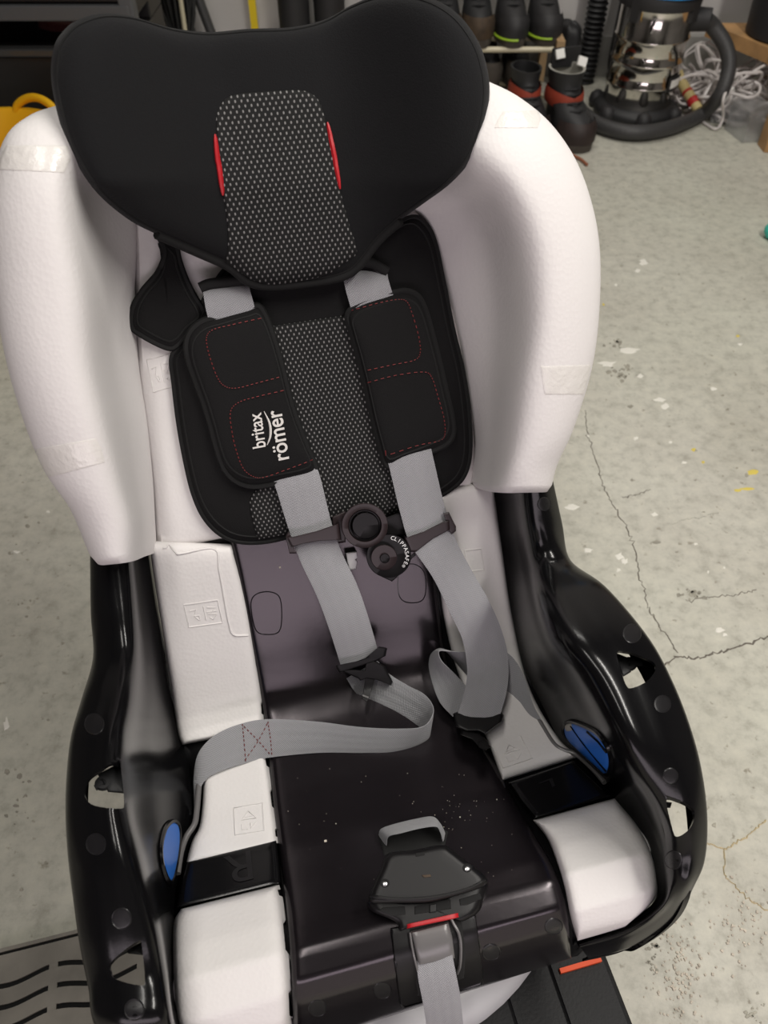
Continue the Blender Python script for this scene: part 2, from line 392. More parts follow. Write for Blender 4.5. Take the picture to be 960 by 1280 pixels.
# floor cracks, paint specks, grit: thin marks that lie on the concrete
def flat(name, pts, m, z=.0012, label=None):
    P = [WZ(a, b, 0) for a, b in pts]; n = len(P); c = np.mean(P, 0)
    v = [c + (0, 0, z)] + [c + (p - c) * .75 + (0, 0, z) for p in P] + [p + (0, 0, .0001) for p in P]
    f = [(0, 1 + j, 1 + (j + 1) % n) for j in range(n)] + [(1 + j, 1 + n + j, 1 + n + (j + 1) % n, 1 + (j + 1) % n) for j in range(n)]
    return mk(name, v, f, m, floor, smooth=False, org=(0, 0, 0), label=label)
def crack(pts, w=1.0, seed=0, name='floor_crack', m='crack', h=.0008):
    r = np.random.default_rng(seed); P = lin(pts, max(8, int(len(pts) * 9))); P = P + r.normal(0, 1.1, P.shape); v = []
    for i, (a, b) in enumerate(P):
        q = WZ(a, b, 0); t = P[min(i + 1, len(P) - 1)] - P[max(i - 1, 0)]; t = t / (np.linalg.norm(t) + 1e-6); ww = w * r.uniform(.5, 1.3) * .0009
        side = np.array([-t[1], -t[0], 0]); side = side / (np.linalg.norm(side) + 1e-9)
        v += [q + side * ww + (0, 0, .0002), q + (0, 0, h), q - side * ww + (0, 0, .0002)]
    mk(name, v, gridf(len(P), 3), m, floor, smooth=False)
crack([(731, 512), (735, 545), (746, 580), (755, 610), (768, 635), (784, 660), (795, 690), (799, 720), (808, 745), (807, 750), (818, 775), (838, 800), (848, 818)], 1.2, 1)
crack([(815, 845), (832, 830), (848, 820), (870, 823), (895, 817), (925, 808), (965, 794)], 1.6, 2)
crack([(855, 752), (880, 747), (920, 744), (945, 738)], .8, 3)
crack([(900, 640), (840, 655)], .0001, 4)
crack([(778, 622), (800, 618), (812, 613)], .7, 5)
crack([(860, 1060), (885, 1055), (905, 1062), (935, 1045), (958, 1025)], 1.1, 6, 'dry_straw', 'straw', .002)
crack([(905, 1060), (907, 1095), (930, 1120), (960, 1140)], 1.0, 7, 'dry_straw', 'straw', .002)
def blob(cx, cy, rx, ry, m, name, seed, n=11):
    r = np.random.default_rng(seed); a0 = r.uniform(0, 6)
    pts = [(cx + rx * cos(a0 + 2 * pi * j / n) * r.uniform(.45, 1.15), cy + ry * sin(a0 + 2 * pi * j / n) * r.uniform(.45, 1.15)) for j in range(n)]
    flat(name, pts, m, z=.0008)
for k, (x, y, a, b) in enumerate([(760, 455, 13, 5), (785, 438, 16, 4), (825, 500, 8, 4), (832, 508, 6, 5), (715, 634, 12, 4), (795, 548, 4, 3), (838, 553, 3, 2), (818, 643, 5, 3), (774, 695, 7, 5), (781, 702, 5, 5),
                                  (773, 713, 3, 3), (735, 688, 9, 3), (900, 787, 7, 4), (906, 793, 4, 3), (855, 578, 4, 2), (805, 328, 7, 4), (797, 338, 4, 3), (770, 356, 3, 2), (892, 486, 5, 3), (885, 715, 2, 2), (905, 710, 2, 2),
                                  (735, 545, 2, 2), (20, 690, 5, 2), (8, 905, 4, 10), (60, 640, 3, 2), (880, 1000, 3, 3), (925, 430, 4, 2), (800, 470, 5, 3), (870, 680, 3, 2)]):
    blob(x, y, a, b, 'paintw', 'paint_speck', 20 + k)
for k, (x, y, a, b) in enumerate([(942, 591, 8, 5), (935, 611, 10, 2), (923, 613, 7, 2), (867, 562, 3, 3), (879, 578, 3, 2), (754, 381, 2, 2), (922, 420, 3, 2)]):
    blob(x, y, a, b, 'painty', 'paint_speck', 60 + k)
for k, (x, y, a, b) in enumerate([(788, 508, 4, 3), (820, 678, 6, 3), (933, 594, 3, 3), (915, 530, 4, 2), (850, 680, 3, 2), (8, 1020, 3, 3), (22, 1000, 2, 2), (893, 1032, 4, 4), (35, 760, 3, 2), (60, 900, 2, 2), (846, 690, 3, 1.5), (790, 600, 2, 2), (880, 640, 3, 1)]):
    blob(x, y, a, b, 'stain', 'floor_stain', 80 + k)
sr = np.random.default_rng(31)
for (x, y, a, b, n_) in ((780, 466, 15, 10, 26), (863, 742, 13, 6, 22), (815, 1195, 7, 20, 22), (770, 428, 9, 8, 12), (945, 1265, 12, 14, 18), (25, 985, 18, 60, 16), (30, 700, 14, 70, 12)):
    for k in range(n_):
        r_ = abs(sr.normal(0, 1.)) * 1.4 + .9; blob(x + sr.normal(0, a * .6), y + sr.normal(0, b * .6), r_ * 1.3, r_, 'stain', 'floor_stain', int(sr.integers(1e6)), 7)
g = MB()
for k in range(260):
    if k < 170: x, y = rng.normal(850, 16), rng.normal(1225, 40)
    else: x, y = rng.normal(925, 22), rng.normal(1160, 30)
    p = WZ(x, y, 0); s = rng.uniform(.0007, .0019); g.box(p + (0, 0, s / 2), (s * 1.6, s * 1.3, s), np.array(Matrix.Rotation(rng.uniform(0, 3), 3, 'Z')))
tag(g.build('grit_scatter', 'grit', smooth=False), 'loose pinkish grit scattered on the concrete at the lower right', 'grit', kind='stuff')

# ------------------------------------------------------------------ drain grate set in the floor
gd = empty('drain_grate', tuple(WZ(60, 1230, 0)), 'weathered metal drain grate with wavy slots, let into the floor at lower left', 'drain')
g0 = np.array(gd.location); e1 = WZ(100, 1160, 0) - WZ(0, 1185, 0); e1 /= np.linalg.norm(e1); e2 = np.array([e1[1], -e1[0], 0])
c0 = WZ(0, 1192, 0); g_at = lambda a, b, z: c0 + e1 * a + e2 * b + np.array([0, 0, z])
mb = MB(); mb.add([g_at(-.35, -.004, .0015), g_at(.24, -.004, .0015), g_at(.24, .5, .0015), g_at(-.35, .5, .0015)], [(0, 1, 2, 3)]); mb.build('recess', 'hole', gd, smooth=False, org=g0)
def gbox(mb, a0, a1, b0, b1, z0, z1):
    v = [g_at(a, b, z) for a in (a0, a1) for b in (b0, b1) for z in (z0, z1)]; mb.add(v, [(0, 1, 3, 2), (4, 6, 7, 5), (0, 4, 5, 1), (2, 3, 7, 6), (0, 2, 6, 4), (1, 5, 7, 3)])
mb = MB(); gbox(mb, -.35, .24, -.0035, .0005, .001, .006); mb.build('frame_edge', 'grate', gd, smooth=False, org=g0)
PT = .0213; WA = .0042
def wave(a): return WA * sin(2 * pi * (a + .012) / .105)
N_S = 22
for k in range(N_S):
    b0 = .004 + (PT * k if k == 0 else PT * k + .010); b1 = .004 + PT * (k + 1) + .0045; v = []
    aa = np.linspace(-.35, .24, 90)
    for a in aa:
        wv0 = wave(a) if k else 0; wv1 = wave(a)
        v += [g_at(a, b0 + wv0, .002), g_at(a, b0 + wv0, .006), g_at(a, b1 + wv1, .006), g_at(a, b1 + wv1, .002)]
    mk('slat', v, gridf(90, 4), 'grate', gd, smooth=False, org=g0)
for a in np.arange(-.327, .23, .0975):
    mb = MB(); gbox(mb, a - .0048, a + .0048, .006, .49, .002, .0058); mb.build('cross_rib', 'grate', gd, smooth=False, org=g0)

# ================================================================== THE CAR SEAT
seat = empty('child_car_seat', tuple(O + np.array([0, 0, -O[2]])), 'black child car seat stripped of its cover, white foam wings and padding bare', 'car seat', rz=YAW)
class SeatRoot: pass
# parts are modelled in the seat frame, whose origin is the bite line above the Empty
SO = np.array([0, 0, -O[2]])
_mk = mk
def mk(name, v, f, m, parent=None, **k):
    if parent is not None and (parent is seat or parent.get('in_seat')):
        if k.get('org') is None: pass
        o = _mk(name, v, f, m, parent, **k)
        if parent is seat: o.location = (0, 0, O[2])
        o['in_seat'] = 1
        return o
    return _mk(name, v, f, m, parent, **k)

# --- base and support
bs = MB(); Zb = -.16; fl = -O[2]
def prism(pts, z0, z1):
    n = len(pts); v = [(x, y, z1) for x, y in pts] + [(x, y, z0) for x, y in pts]
    return v, [tuple(range(n)), tuple(range(2 * n - 1, n - 1, -1))] + [(j, (j + 1) % n, n + (j + 1) % n, n + j) for j in range(n)]
v, f = prism([(-.19, -.46), (.19, -.46), (.203, -.44), (.203, .12), (.15, .18), (-.15, .18), (-.203, .12), (-.203, -.44)], fl + .002, Zb)
base = mk('base', v, f, 'basep', seat, smooth=False); bv = base.modifiers.new('b', 'BEVEL'); bv.width = .006; bv.segments = 3
for xx in (-.145, -.095, -.045, .045, .095, .145):
    m_ = MB().box((xx, -.32, Zb + .0025), (.005, .26, .007)); m_.build('rib', 'basep', base, smooth=False)
mb = MB(); p0 = HZ(700, 1214, Zb + .004); p1 = HZ(751, 1199, Zb + .004); dd = p1 - p0; nn_ = np.array([-dd[1], dd[0], 0]); nn_ /= np.linalg.norm(nn_)
v = [p + s * nn_ * .0022 + np.array([0, 0, z]) for p in (p0, p1) for s in (-1, 1) for z in (-.006, .002)]
mk('level_strip', v, [(0, 1, 3, 2), (4, 6, 7, 5), (0, 4, 5, 1), (2, 3, 7, 6), (0, 2, 6, 4), (1, 5, 7, 3)], 'orange', base, smooth=False, label='orange strip on the base')
ang = np.linspace(0, 2 * pi, 72, endpoint=False); v = []
for sc_, z in ((.6, -.105), (.90, -.105), (.965, -.112), (1.0, -.13), (.99, -.16)):
    v += [(.235 * sc_ * cos(a), -.03 + .273 * sc_ * sin(a), z) for a in ang]
mk('swivel_ring', v, gridf(5, 72, 0, True) + [tuple(range(72))], 'ring', base, label='light grey swivel ring')
v, f = prism([(-.15, -.25), (.15, -.25), (.165, .0), (.15, .1), (-.15, .1), (-.165, .0)], -.115, -.008)
mk('pedestal', v, f, 'shell', seat, smooth=False)

# --- side shells (left and right): foot, wall, crest, rim, silhouette
RZ = dict()
def side_rows(rows, sgn, xs):
    out = []
    for r, x in zip(rows, xs):
        k0, k1, k2, k3, k4 = r[:5]; S = XP(*k4, sgn * x) if len(r) < 6 else HZ(*k4, r[5]); zs = S[2]
        foot = PR(*k0, -.002); dz = zs - foot[2]
        fr_ = len(r) > 5; c2 = HZ(*k2, zs + (.026 if fr_ else .004)); c3 = HZ(*k3, zs + (.018 if fr_ else .011)); c1 = HZ(*k1, foot[2] + .45 * dz)
        dk = .4 if fr_ else max(.4, min(1., 1 - (k4[1] - 1040) / 110.)) if sgn > 0 else 1.
        down = np.array([sgn * .004 * dk, 0, -.013 * dk]); down2 = np.array([-sgn * .003, 0, -.030 * dk])
        low = foot + np.array([sgn * .001, 0, -.02])
        out.append([low, foot, c1, c2, c3, S, S + down, S + down2])
    return out
RR = [((617, 600), (632, 600), (652, 600), (672, 599), (689, 599)), ((622, 655), (640, 655), (660, 655), (683, 652), (700, 650)), ((630, 700), (650, 700), (668, 700), (695, 700), (711, 698)),
      ((636, 745), (658, 745), (678, 745), (722, 742), (754, 732)), ((645, 800), (672, 800), (700, 800), (762, 800), (806, 794)), ((665, 860), (700, 855), (735, 850), (795, 855), (838, 852)),
      ((700, 925), (735, 920), (768, 915), (820, 918), (862, 915)), ((737, 965), (767, 960), (788, 960), (843, 970), (876, 970)), ((775, 1005), (798, 1003), (815, 1005), (855, 1022), (882, 1025)),
      ((806, 1045), (818, 1045), (830, 1050), (860, 1070), (879, 1075)), ((820, 1090), (828, 1092), (836, 1095), (855, 1105), (866, 1108)), ((822, 1120), (827, 1124), (831, 1127), (839, 1133), (848, 1142), .05),
      ((800, 1142), (803, 1146), (806, 1150), (811, 1158), (817, 1168), .01), ((765, 1158), (768, 1163), (771, 1168), (775, 1176), (781, 1186), -.02), ((717, 1174), (720, 1178), (724, 1182), (729, 1189), (735, 1197), -.045)]
xsR = [.20, .207, .21, .215, .22, .222, .222, .222, .221, .219, .21, .2, .18, .16, .12]
LR = [((184, 680), (172, 682), (160, 684), (135, 688), (115, 692)), ((194, 748), (180, 752), (165, 755), (138, 757), (116, 760)), ((204, 808), (187, 812), (168, 815), (142, 815), (119, 817)),
      ((213, 865), (190, 870), (162, 872), (130, 872), (104, 872)), ((226, 925), (190, 925), (153, 920), (120, 918), (92, 915)), ((240, 965), (195, 975), (152, 975), (112, 970), (86, 965)),
      ((242, 1005), (196, 1015), (157, 1020), (115, 1020), (85, 1015)), ((234, 1050), (201, 1060), (168, 1065), (120, 1070), (88, 1065)), ((222, 1095), (203, 1112), (181, 1115), (130, 1120), (95, 1120)),
      ((218, 1150), (207, 1160), (194, 1165), (140, 1172), (103, 1175)), ((217, 1200), (211, 1210), (203, 1215), (150, 1225), (114, 1230)), ((222, 1265), (217, 1270), (212, 1275), (165, 1285), (128, 1290)),
      ]
def PJ(x, y, z):
    q = O + x * AX + y * AY + np.array([0, 0, z]) - CV; d = q @ FV; return (480 + F * (q @ RV) / d, 640 - F * (q @ UV) / d)
LR += [(PJ(-.172, -0.284, .03), PJ(-.178, -0.286, .045), PJ(-.184, -0.288, .076), PJ(-.193, -0.298, .068), PJ(-.203, -0.310, .05), .05),
       (PJ(-.158, -0.286, .01), PJ(-.160, -0.290, .02), PJ(-.162, -0.294, .036), PJ(-.168, -0.304, .028), PJ(-.174, -0.315, .01), .01),
       (PJ(-.138, -0.290, -.015), PJ(-.139, -0.294, -.005), PJ(-.140, -0.298, .006), PJ(-.142, -0.307, -.002), PJ(-.145, -0.316, -.02), -.02),
       (PJ(-.108, -0.294, -.04), PJ(-.108, -0.298, -.03), PJ(-.108, -0.301, -.019), PJ(-.108, -0.308, -.027), PJ(-.108, -0.315, -.045), -.045)]
xsL = [.205, .212, .215, .22, .223, .225, .226, .226, .226, .226, .225, .22, .2, .2, .2, .2]
def build_side(rows, sgn, xs, holes):
    A = loft(side_rows(rows, sgn, xs), 90, 50); o = mk('side_shell', A.reshape(-1, 3), gridf(90, 50), 'shell', seat)
    o.modifiers.clear(); surf = Cast(o)
    flip = -1
    s = o.modifiers.new('s', 'SOLIDIFY'); s.thickness = .0028; s.offset = -1
    # make the normals face the occupant so that the thickness goes outwards
    nz = np.mean([p.normal.z for p in o.data.polygons])
    if nz < 0: o.data.flip_normals()
    for h in holes:
        P = cr(h, 40, True); c = P.mean(0); hs = [np.array(surf(a, b)) for a, b in P]; n = len(hs)
        v = [q + np.array([0, 0, .05]) for q in hs] + [q - np.array([0, 0, .02]) for q in hs]
        cu = _mk('cutter', v, [tuple(range(n)), tuple(range(2 * n - 1, n - 1, -1))] + [(j, (j + 1) % n, n + (j + 1) % n, n + j) for j in range(n)], 'shell', smooth=False)
        cu.modifiers.clear(); cu.parent = seat; cu.location = (0, 0, O[2]); bpy.context.view_layer.update()
        b = o.modifiers.new('h', 'BOOLEAN'); b.operation = 'DIFFERENCE'; b.solver = 'EXACT'; b.object = cu
        evalapply(o) ; s = None
        bpy.data.objects.remove(cu)
    for p in o.data.polygons: p.use_smooth = True
    e = o.modifiers.new('edges', 'EDGE_SPLIT'); e.split_angle = radians(42)
    return o, surf
HL = [[(149, 951), (152, 968), (155, 1003), (150, 1011), (118, 1007), (107, 997), (106, 986), (112, 973), (127, 962), (142, 952)], [(173, 1176), (177, 1181), (181, 1222), (177, 1232), (145, 1224), (138, 1213), (138, 1204), (155, 1188)]]
HR = [[(771, 816), (784, 815), (800, 820), (817, 828), (819, 838), (808, 852), (790, 860), (783, 857), (777, 840)], [(833, 999), (848, 1000), (865, 1010), (868, 1022), (861, 1037), (846, 1046), (840, 1035)]]
sideL, SL = build_side(LR, -1, xsL, HL)
sideR, SR = build_side(RR, 1, xsR, HR)
# moulded ejector marks, blue belt guides, cover hooks seen through the openings
def ringmark(S, cx, cy, rx, ry, par):
    mb = MB(); stroke(S, [(cx + rx * cos(a), cy + ry * sin(a)) for a in np.linspace(0, 2 * pi, 24, endpoint=False)], 0, .0005, mb, 4, True); mb.build('mould_mark', 'mark', par)
    star('mould_disc', [(cx + rx * cos(a), cy + ry * sin(a)) for a in np.linspace(0, 2 * pi, 12, endpoint=False)], S, .0, .0003, 'mark', par, rings=6, n=24)
for (cx, cy) in ((120, 1055), (152, 1148), (168, 1262), (118, 905)): ringmark(SL, cx, cy, 12, 13, sideL)
for (cx, cy, r) in ((790, 792, 11), (828, 880, 10), (838, 970, 9), (842, 1075, 11), (680, 630, 8)): ringmark(SR, cx, cy, r, r * 1.05, sideR)
def guide(S, out, tipw, par):
    star('belt_guide', out, S, .0006, .0022, 'blue', par, p=14, n=60, label='bright blue belt guide')
    mb = MB(); o_ = cr(out, 60, True); c = o_.mean(0); stroke(S, [tuple(c + (q - c) * 1.05) for q in o_], .0010, .0022, mb, 6, True); mb.build('guide_edge', 'shell', par)
guide(SL, [(216, 1029), (221, 1034), (222, 1050), (219, 1075), (213, 1100), (207, 1097), (201, 1078), (200, 1058), (204, 1040), (210, 1031)], 0, sideL)
guide(SR, [(709, 906), (717, 903), (730, 907), (746, 915), (757, 928), (763, 942), (763, 957), (758, 966), (750, 960), (730, 942), (712, 925), (707, 914)], 0, sideR)
mb = MB(); stroke(SR, [(717, 906), (733, 928), (761, 962)], .0032, .0009, mb, 5); mb.build('guide_groove', 'shell', sideR); mb = MB(); stroke(SR, [(738, 913), (752, 925), (762, 938)], .0032, .0011, mb, 5); mb.build('guide_groove', 'shell', sideR)
star('guide_tip', [(709, 906), (716, 903), (719, 911), (711, 913)], SR, .001, .0026, 'lining', sideR, rings=6, n=16)
def below(z): return lambda px, py, off=0.: HZ(px, py, z + off)
def hook(poly, ring, knob, z, par):
    star('cover_hook', poly, below(z), 0, .003, 'blk', par, smooth_n=False, rings=6)
    if ring:
        mb = MB(); stroke(below(z), [(ring[0] + 7 * cos(a), ring[1] + 6 * sin(a)) for a in np.linspace(0, 2 * pi, 16, endpoint=False)], .001, .0022, mb, 6, True)
        stroke(below(z), [ring[:2], knob], .001, .0025, mb, 6); mb.build('hook_ring', 'blk', par)
zL = SL(130, 985)[2]; zR = SR(800, 838)[2]
hook([(122, 968), (152, 952), (156, 992), (135, 990)], (129, 979), (119, 985), zL - .025, sideL)
hook([(767, 815), (785, 822), (789, 840), (779, 846)], (786, 830), (802, 829), zR - .025, sideR)
hook([(158, 1187), (177, 1177), (180, 1194), (160, 1192)], None, None, SL(160, 1205)[2] - .02, sideL)
hook([(832, 1002), (840, 1003), (838, 1010), (832, 1010)], None, None, SR(850, 1020)[2] - .02, sideR)

# --- centre pan: back panel, seat, front lip, one moulding
ladder('centre_pan', [(278, 640), (292, 700), (308, 780), (322, 850), (332, 910), (340, 990), (348, 1060), (357, 1130), (363, 1200), (365, 1255), (367, 1309)],
       [(535, 600), (542, 690), (549, 760), (560, 830), (590, 905), (625, 965), (660, 1030), (690, 1080), (705, 1120), (711, 1155), (714, 1198)], PR, .0, .010, 'pan', seat, nr=90, nc=40, p=40)
pan = bpy.data.objects['centre_pan']; SP = Cast(pan)
# floor of the shell under the foam
ladder('shell_floor', [(190, 640), (208, 800), (228, 920), (236, 1000), (222, 1090), (216, 1180), (226, 1300)], [(617, 600), (645, 790), (697, 915), (760, 990), (800, 1050), (816, 1100), (722, 1195)], PR, -.004, .002, 'shell', seat, nr=60, nc=12, p=30)
for pts in ([(322, 742), (338, 740), (350, 748), (352, 775), (348, 790), (335, 793), (322, 790), (316, 775), (314, 752)], [(500, 712), (516, 705), (530, 715), (532, 740), (525, 752), (506, 752), (498, 740)]):
    mb = MB(); stroke(SP, pts, .0, .0006, mb, 4, True, 40); mb.build('mould_outline', 'shell', pan)
for (cx, cy) in ((397, 1260), (614, 1190), (692, 1158), (478, 1238)): ringmark(SP, cx, cy, 11, 10, pan)
mb = MB()
for k in range(70):
    x, y = (rng.normal(570, 22), rng.normal(1020, 16)) if k < 34 else (rng.uniform(360, 640), rng.uniform(960, 1100)); p = SP(x, y, .0004); s = rng.uniform(.0002, .00055); mb.box(p, (s, s, s))
for (x, y, s) in ((407, 1052, .0022), (575, 1022, .001), (621, 1000, .001), (350, 709, .0016), (420, 1030, .0009)): mb.box(SP(x, y, .0006), (s, s * .8, s * .6))
o_ = mb.build('dust_crumbs', 'dust', pan, smooth=False); o_['kind'] = 'stuff'

# --- foam wings
RW = [((600, 98), (585, 150), (565, 185), (540, 218), (500, 243)), ((648, 122), (620, 170), (595, 212), (558, 243), (515, 259)), ((692, 160), (658, 205), (627, 242), (580, 262), (530, 272)),
      ((726, 215), (692, 257), (650, 287), (600, 297), (545, 305)), ((747, 290), (710, 322), (662, 342), (612, 347), (560, 352)), ((750, 370), (712, 392), (664, 407), (618, 412), (575, 416)),
      ((741, 455), (705, 467), (655, 477), (615, 482), (587, 486)), ((718, 533), (690, 543), (645, 547), (612, 549), (595, 550)), ((697, 580), (672, 585), (635, 587), (608, 589), (592, 590)), ((690, 606), (668, 608), (630, 609), (604, 607), (590, 602))]
LW = [((72, 132), (88, 170), (108, 197), (132, 222), (165, 240)), ((38, 145), (62, 190), (92, 222), (127, 247), (165, 265)), ((8, 175), (45, 225), (90, 257), (130, 277), (168, 290)), ((-7, 240), (40, 280), (95, 307), (135, 317), (168, 325)),
      ((-5, 330), (45, 350), (105, 372), (140, 377), (167, 380)), ((7, 430), (55, 445), (113, 457), (147, 457), (172, 457)), ((29, 515), (75, 525), (130, 532), (160, 532), (183, 532)), ((58, 590), (100, 598), (148, 602), (172, 602), (190, 600)),
      ((92, 642), (125, 652), (163, 654), (180, 652), (193, 648)), ((115, 697), (137, 698), (165, 694), (182, 688), (195, 684))]
def build_wing(rows, sgn):
    ns = [.085, .098, .104, .106, .106, .105, .102, .096, .090, .086]; ctrl = []
    for r, n in zip(rows, ns):
        S = BK(*r[0], n); lip = BK(*r[1], n + .022); ed = BK(*r[2], n + .012); mid = BK(*r[3], .045); bot = BK(*r[4], .006); und = BK(*r[4], -.006)
        o1 = S + NB * -.05 + np.array([sgn * .010, 0, 0]); o2 = S + NB * -.11 + np.array([-sgn * .005, 0, 0])
        ctrl.append([o2, o1, S, lip, ed, mid, bot, und])
    A = loft(ctrl, 100, 64); R, C = 100, 64; v = list(A.reshape(-1, 3)); f = gridf(R, C)
    # close the two ends and the back so that the foam is solid
    top = list(range(C)); bot = [(R - 1) * C + j for j in range(C)]
    n0 = len(v); 
    # rounded cut at the lower end
    cB = A[-1].mean(0); 
    ring2 = [A[-1, j] * .9 + cB * .1 - DB * .006 for j in range(C)]; v += ring2; f += [(bot[j], bot[j + 1], n0 + j + 1, n0 + j) for j in range(C - 1)] + [tuple(n0 + j for j in range(C))]
    f.append(tuple(top[::-1]))
    f += [(i * C, (i + 1) * C, (i + 1) * C + C - 1, i * C + C - 1) for i in range(R - 1)]
    return mk('foam_wing', v, f, 'foam', seat)
wingL = build_wing(LW, -1); wingR = build_wing(RW, 1); WLc = Cast(wingL); WRc = Cast(wingR)
def tape(L, R, S, par):
    ladder('tape_patch', L, R, S, .0002, .0002, 'tape', par, nr=16, nc=16, p=20, smooth_path=False, under=.0008, label='strip of clear tape')
tape([(40, 562), (50, 575), (56, 598)], [(120, 548), (126, 560), (131, 578)], WLc, wingL)
tape([(8, 182), (0, 196), (-4, 212)], [(84, 182), (88, 200), (80, 216)], WLc, wingL)
tape([(676, 458), (678, 475), (681, 493)], [(738, 456), (735, 474), (729, 493)], WRc, wingR)
tape([(628, 140), (622, 150), (618, 160)], [(672, 138), (676, 148), (672, 160)], WRc, wingR)
# foam behind the cushion
ladder('foam_back', [(165, 245), (168, 320), (172, 457), (190, 600), (196, 690)], [(520, 250), (550, 320), (580, 440), (594, 560), (592, 610)], BK, -.004, .009, 'foam', seat, nr=40, nc=16, p=40)
foamb = bpy.data.objects['foam_back']; FB = Cast(foamb)
# back of the shell behind wings and foam
ctrl = []
for l, r in zip(LW, RW):
    a = BK(*l[0], .09) + NB * -.10; b = BK(*r[0], .09) + NB * -.10; c = (a + b) / 2
    ctrl.append([a, a * .7 + c * .3 - NB * .05, c - NB * .07, b * .7 + c * .3 - NB * .05, b])
A = loft(ctrl, 30, 20); o_ = mk('shell_back', A.reshape(-1, 3), gridf(30, 20), 'shell', seat); s_ = o_.modifiers.new('s', 'SOLIDIFY'); s_.thickness = .004

# --- foam strips beside the centre pan
def scallop(amp, k, ph=0.):
    def j(t):
        u = (t * k + ph) % 1; return (amp if u < .55 else (-amp * .5), 0)
    return j
fs1 = ladder('foam_strip', [(186, 676), (192, 720), (203, 790), (214, 860), (222, 915), (228, 931)], [(289, 680), (305, 740), (316, 800), (326, 870), (328, 900), (326, 912)], PR, .0, .014, 'foam', seat, nr=70, nc=24, p=16, jag=scallop(3, 6))
fs2 = ladder('foam_strip', [(252, 945), (254, 985), (250, 1030), (240, 1052), (232, 1082)], [(330, 935), (336, 970), (341, 1010), (345, 1040), (347, 1056)], PR, .0, .014, 'foam', seat, nr=44, nc=22, p=16, jag=scallop(3, 4))
fs3 = ladder('foam_strip', [(226, 1136), (217, 1155), (216, 1200), (220, 1260), (228, 1330)], [(346, 1106), (352, 1130), (358, 1190), (362, 1250), (364, 1320)], PR, .0, .022, 'foam', seat, nr=60, nc=26, p=12, jag=scallop(3, 4))
fs4 = ladder('foam_strip', [(540, 608), (548, 690), (553, 760), (572, 840), (605, 915), (628, 976)], [(616, 604), (628, 690), (640, 770), (662, 860), (700, 925), (728, 945)], PR, .0, .014, 'foam', seat, nr=70, nc=24, p=16)
fs5 = ladder('foam_strip', [(666, 1025), (684, 1048), (697, 1080), (706, 1110), (713, 1145), (722, 1176)], [(768, 998), (795, 1030), (812, 1062), (820, 1095), (818, 1125), (780, 1160)], PR, .0, .022, 'foam', seat, nr=60, nc=26, p=12)
# moulded stamps in the foam
def stamp(par, c, ax, ay, marks):
    S = Cast(par); c = np.array(c, float); ax = np.array(ax, float); ay = np.array(ay, float); mb = MB(); q = lambda u, v_: tuple(c + ax * u + ay * v_)
    stroke(S, [q(-1, -1), q(1, -1), q(1, 1), q(-1, 1)], -.0001, .0009, mb, 5, True)
    for s in marks: stroke(S, [q(*p) for p in s], .0, .0007, mb, 5)
    mb.build('moulded_stamp', 'foam', par)
R_M = [[(-.75, -.4), (-.35, -.45), (-.55, .1), (-.3, .5)], [(-.6, .1), (-.25, .1), (-.25, .5)], [(.1, -.6), (.1, .6)], [(.3, -.5), (.75, -.4), (.5, 0), (.3, .1)], [(.4, .1), (.8, .2), (.5, .6), (.35, .4)], [(.2, -.1), (.8, -.1)]]
T_M = [[(0, -.6), (-.5, .0), (.5, .0), (0, -.6)], [(-.5, .3), (-.5, .7), (-.1, .7)], [(.1, .3), (.1, .7), (.5, .3)], [(-.3, -.2), (.3, -.2)]]
stamp(fs1, (254, 767), (21, -3), (3, 14), R_M)
stamp(fs2, (311, 1024), (18, -3), (1, 17), T_M)
stamp(fs4, (640, 940), (18, -6), (7, 14), T_M)
stamp(foamb, (202, 466), (14, -4), (4, 20), R_M)
stamp(fs4, (593, 700), (10, -1), (2, 13), [])
mb = MB(); S1 = Cast(fs1)
stroke(S1, [(203, 672), (220, 690), (226, 692), (268, 686), (274, 712), (280, 745), (286, 778), (292, 793), (310, 794)], 0, .0013, mb, 6, False, 40); mb.build('moulded_ridge', 'foam', fs1)
for pts in ([(249, 978), (246, 1012), (243, 1030), (233, 1046), (226, 1066), (222, 1092)], [(664, 884), (678, 908), (692, 930), (704, 938), (722, 944), (742, 962), (756, 978)]):
    mb = MB(); mb.tube([PR(a, b, .012) for a, b in cr(pts, 30)], .0028, 8); mb.build('belt_bracket', 'guard', seat)
# --- black cross bars with raised side letters
def bar(L, R, par=seat):
    return ladder('cross_bar', L, R, PR, .0, .0155, 'shell', seat, nr=14, nc=20, p=30, smooth_path=False)
barL = bar([(232, 1077), (226, 1100), (219, 1136)], [(346, 1049), (349, 1075), (352, 1104)]); barR = bar([(634, 978), (648, 1000), (668, 1024)], [(717, 950), (738, 970), (764, 995)])
letters('letter', 'R', (313, 1063), (-34, 9), (4, 36), Cast(barL), .0006, M['mark'], barL)
letters('letter', 'L', (690, 973), (-16, 6), (4, 10), Cast(barR), .0006, M['mark'], barR)

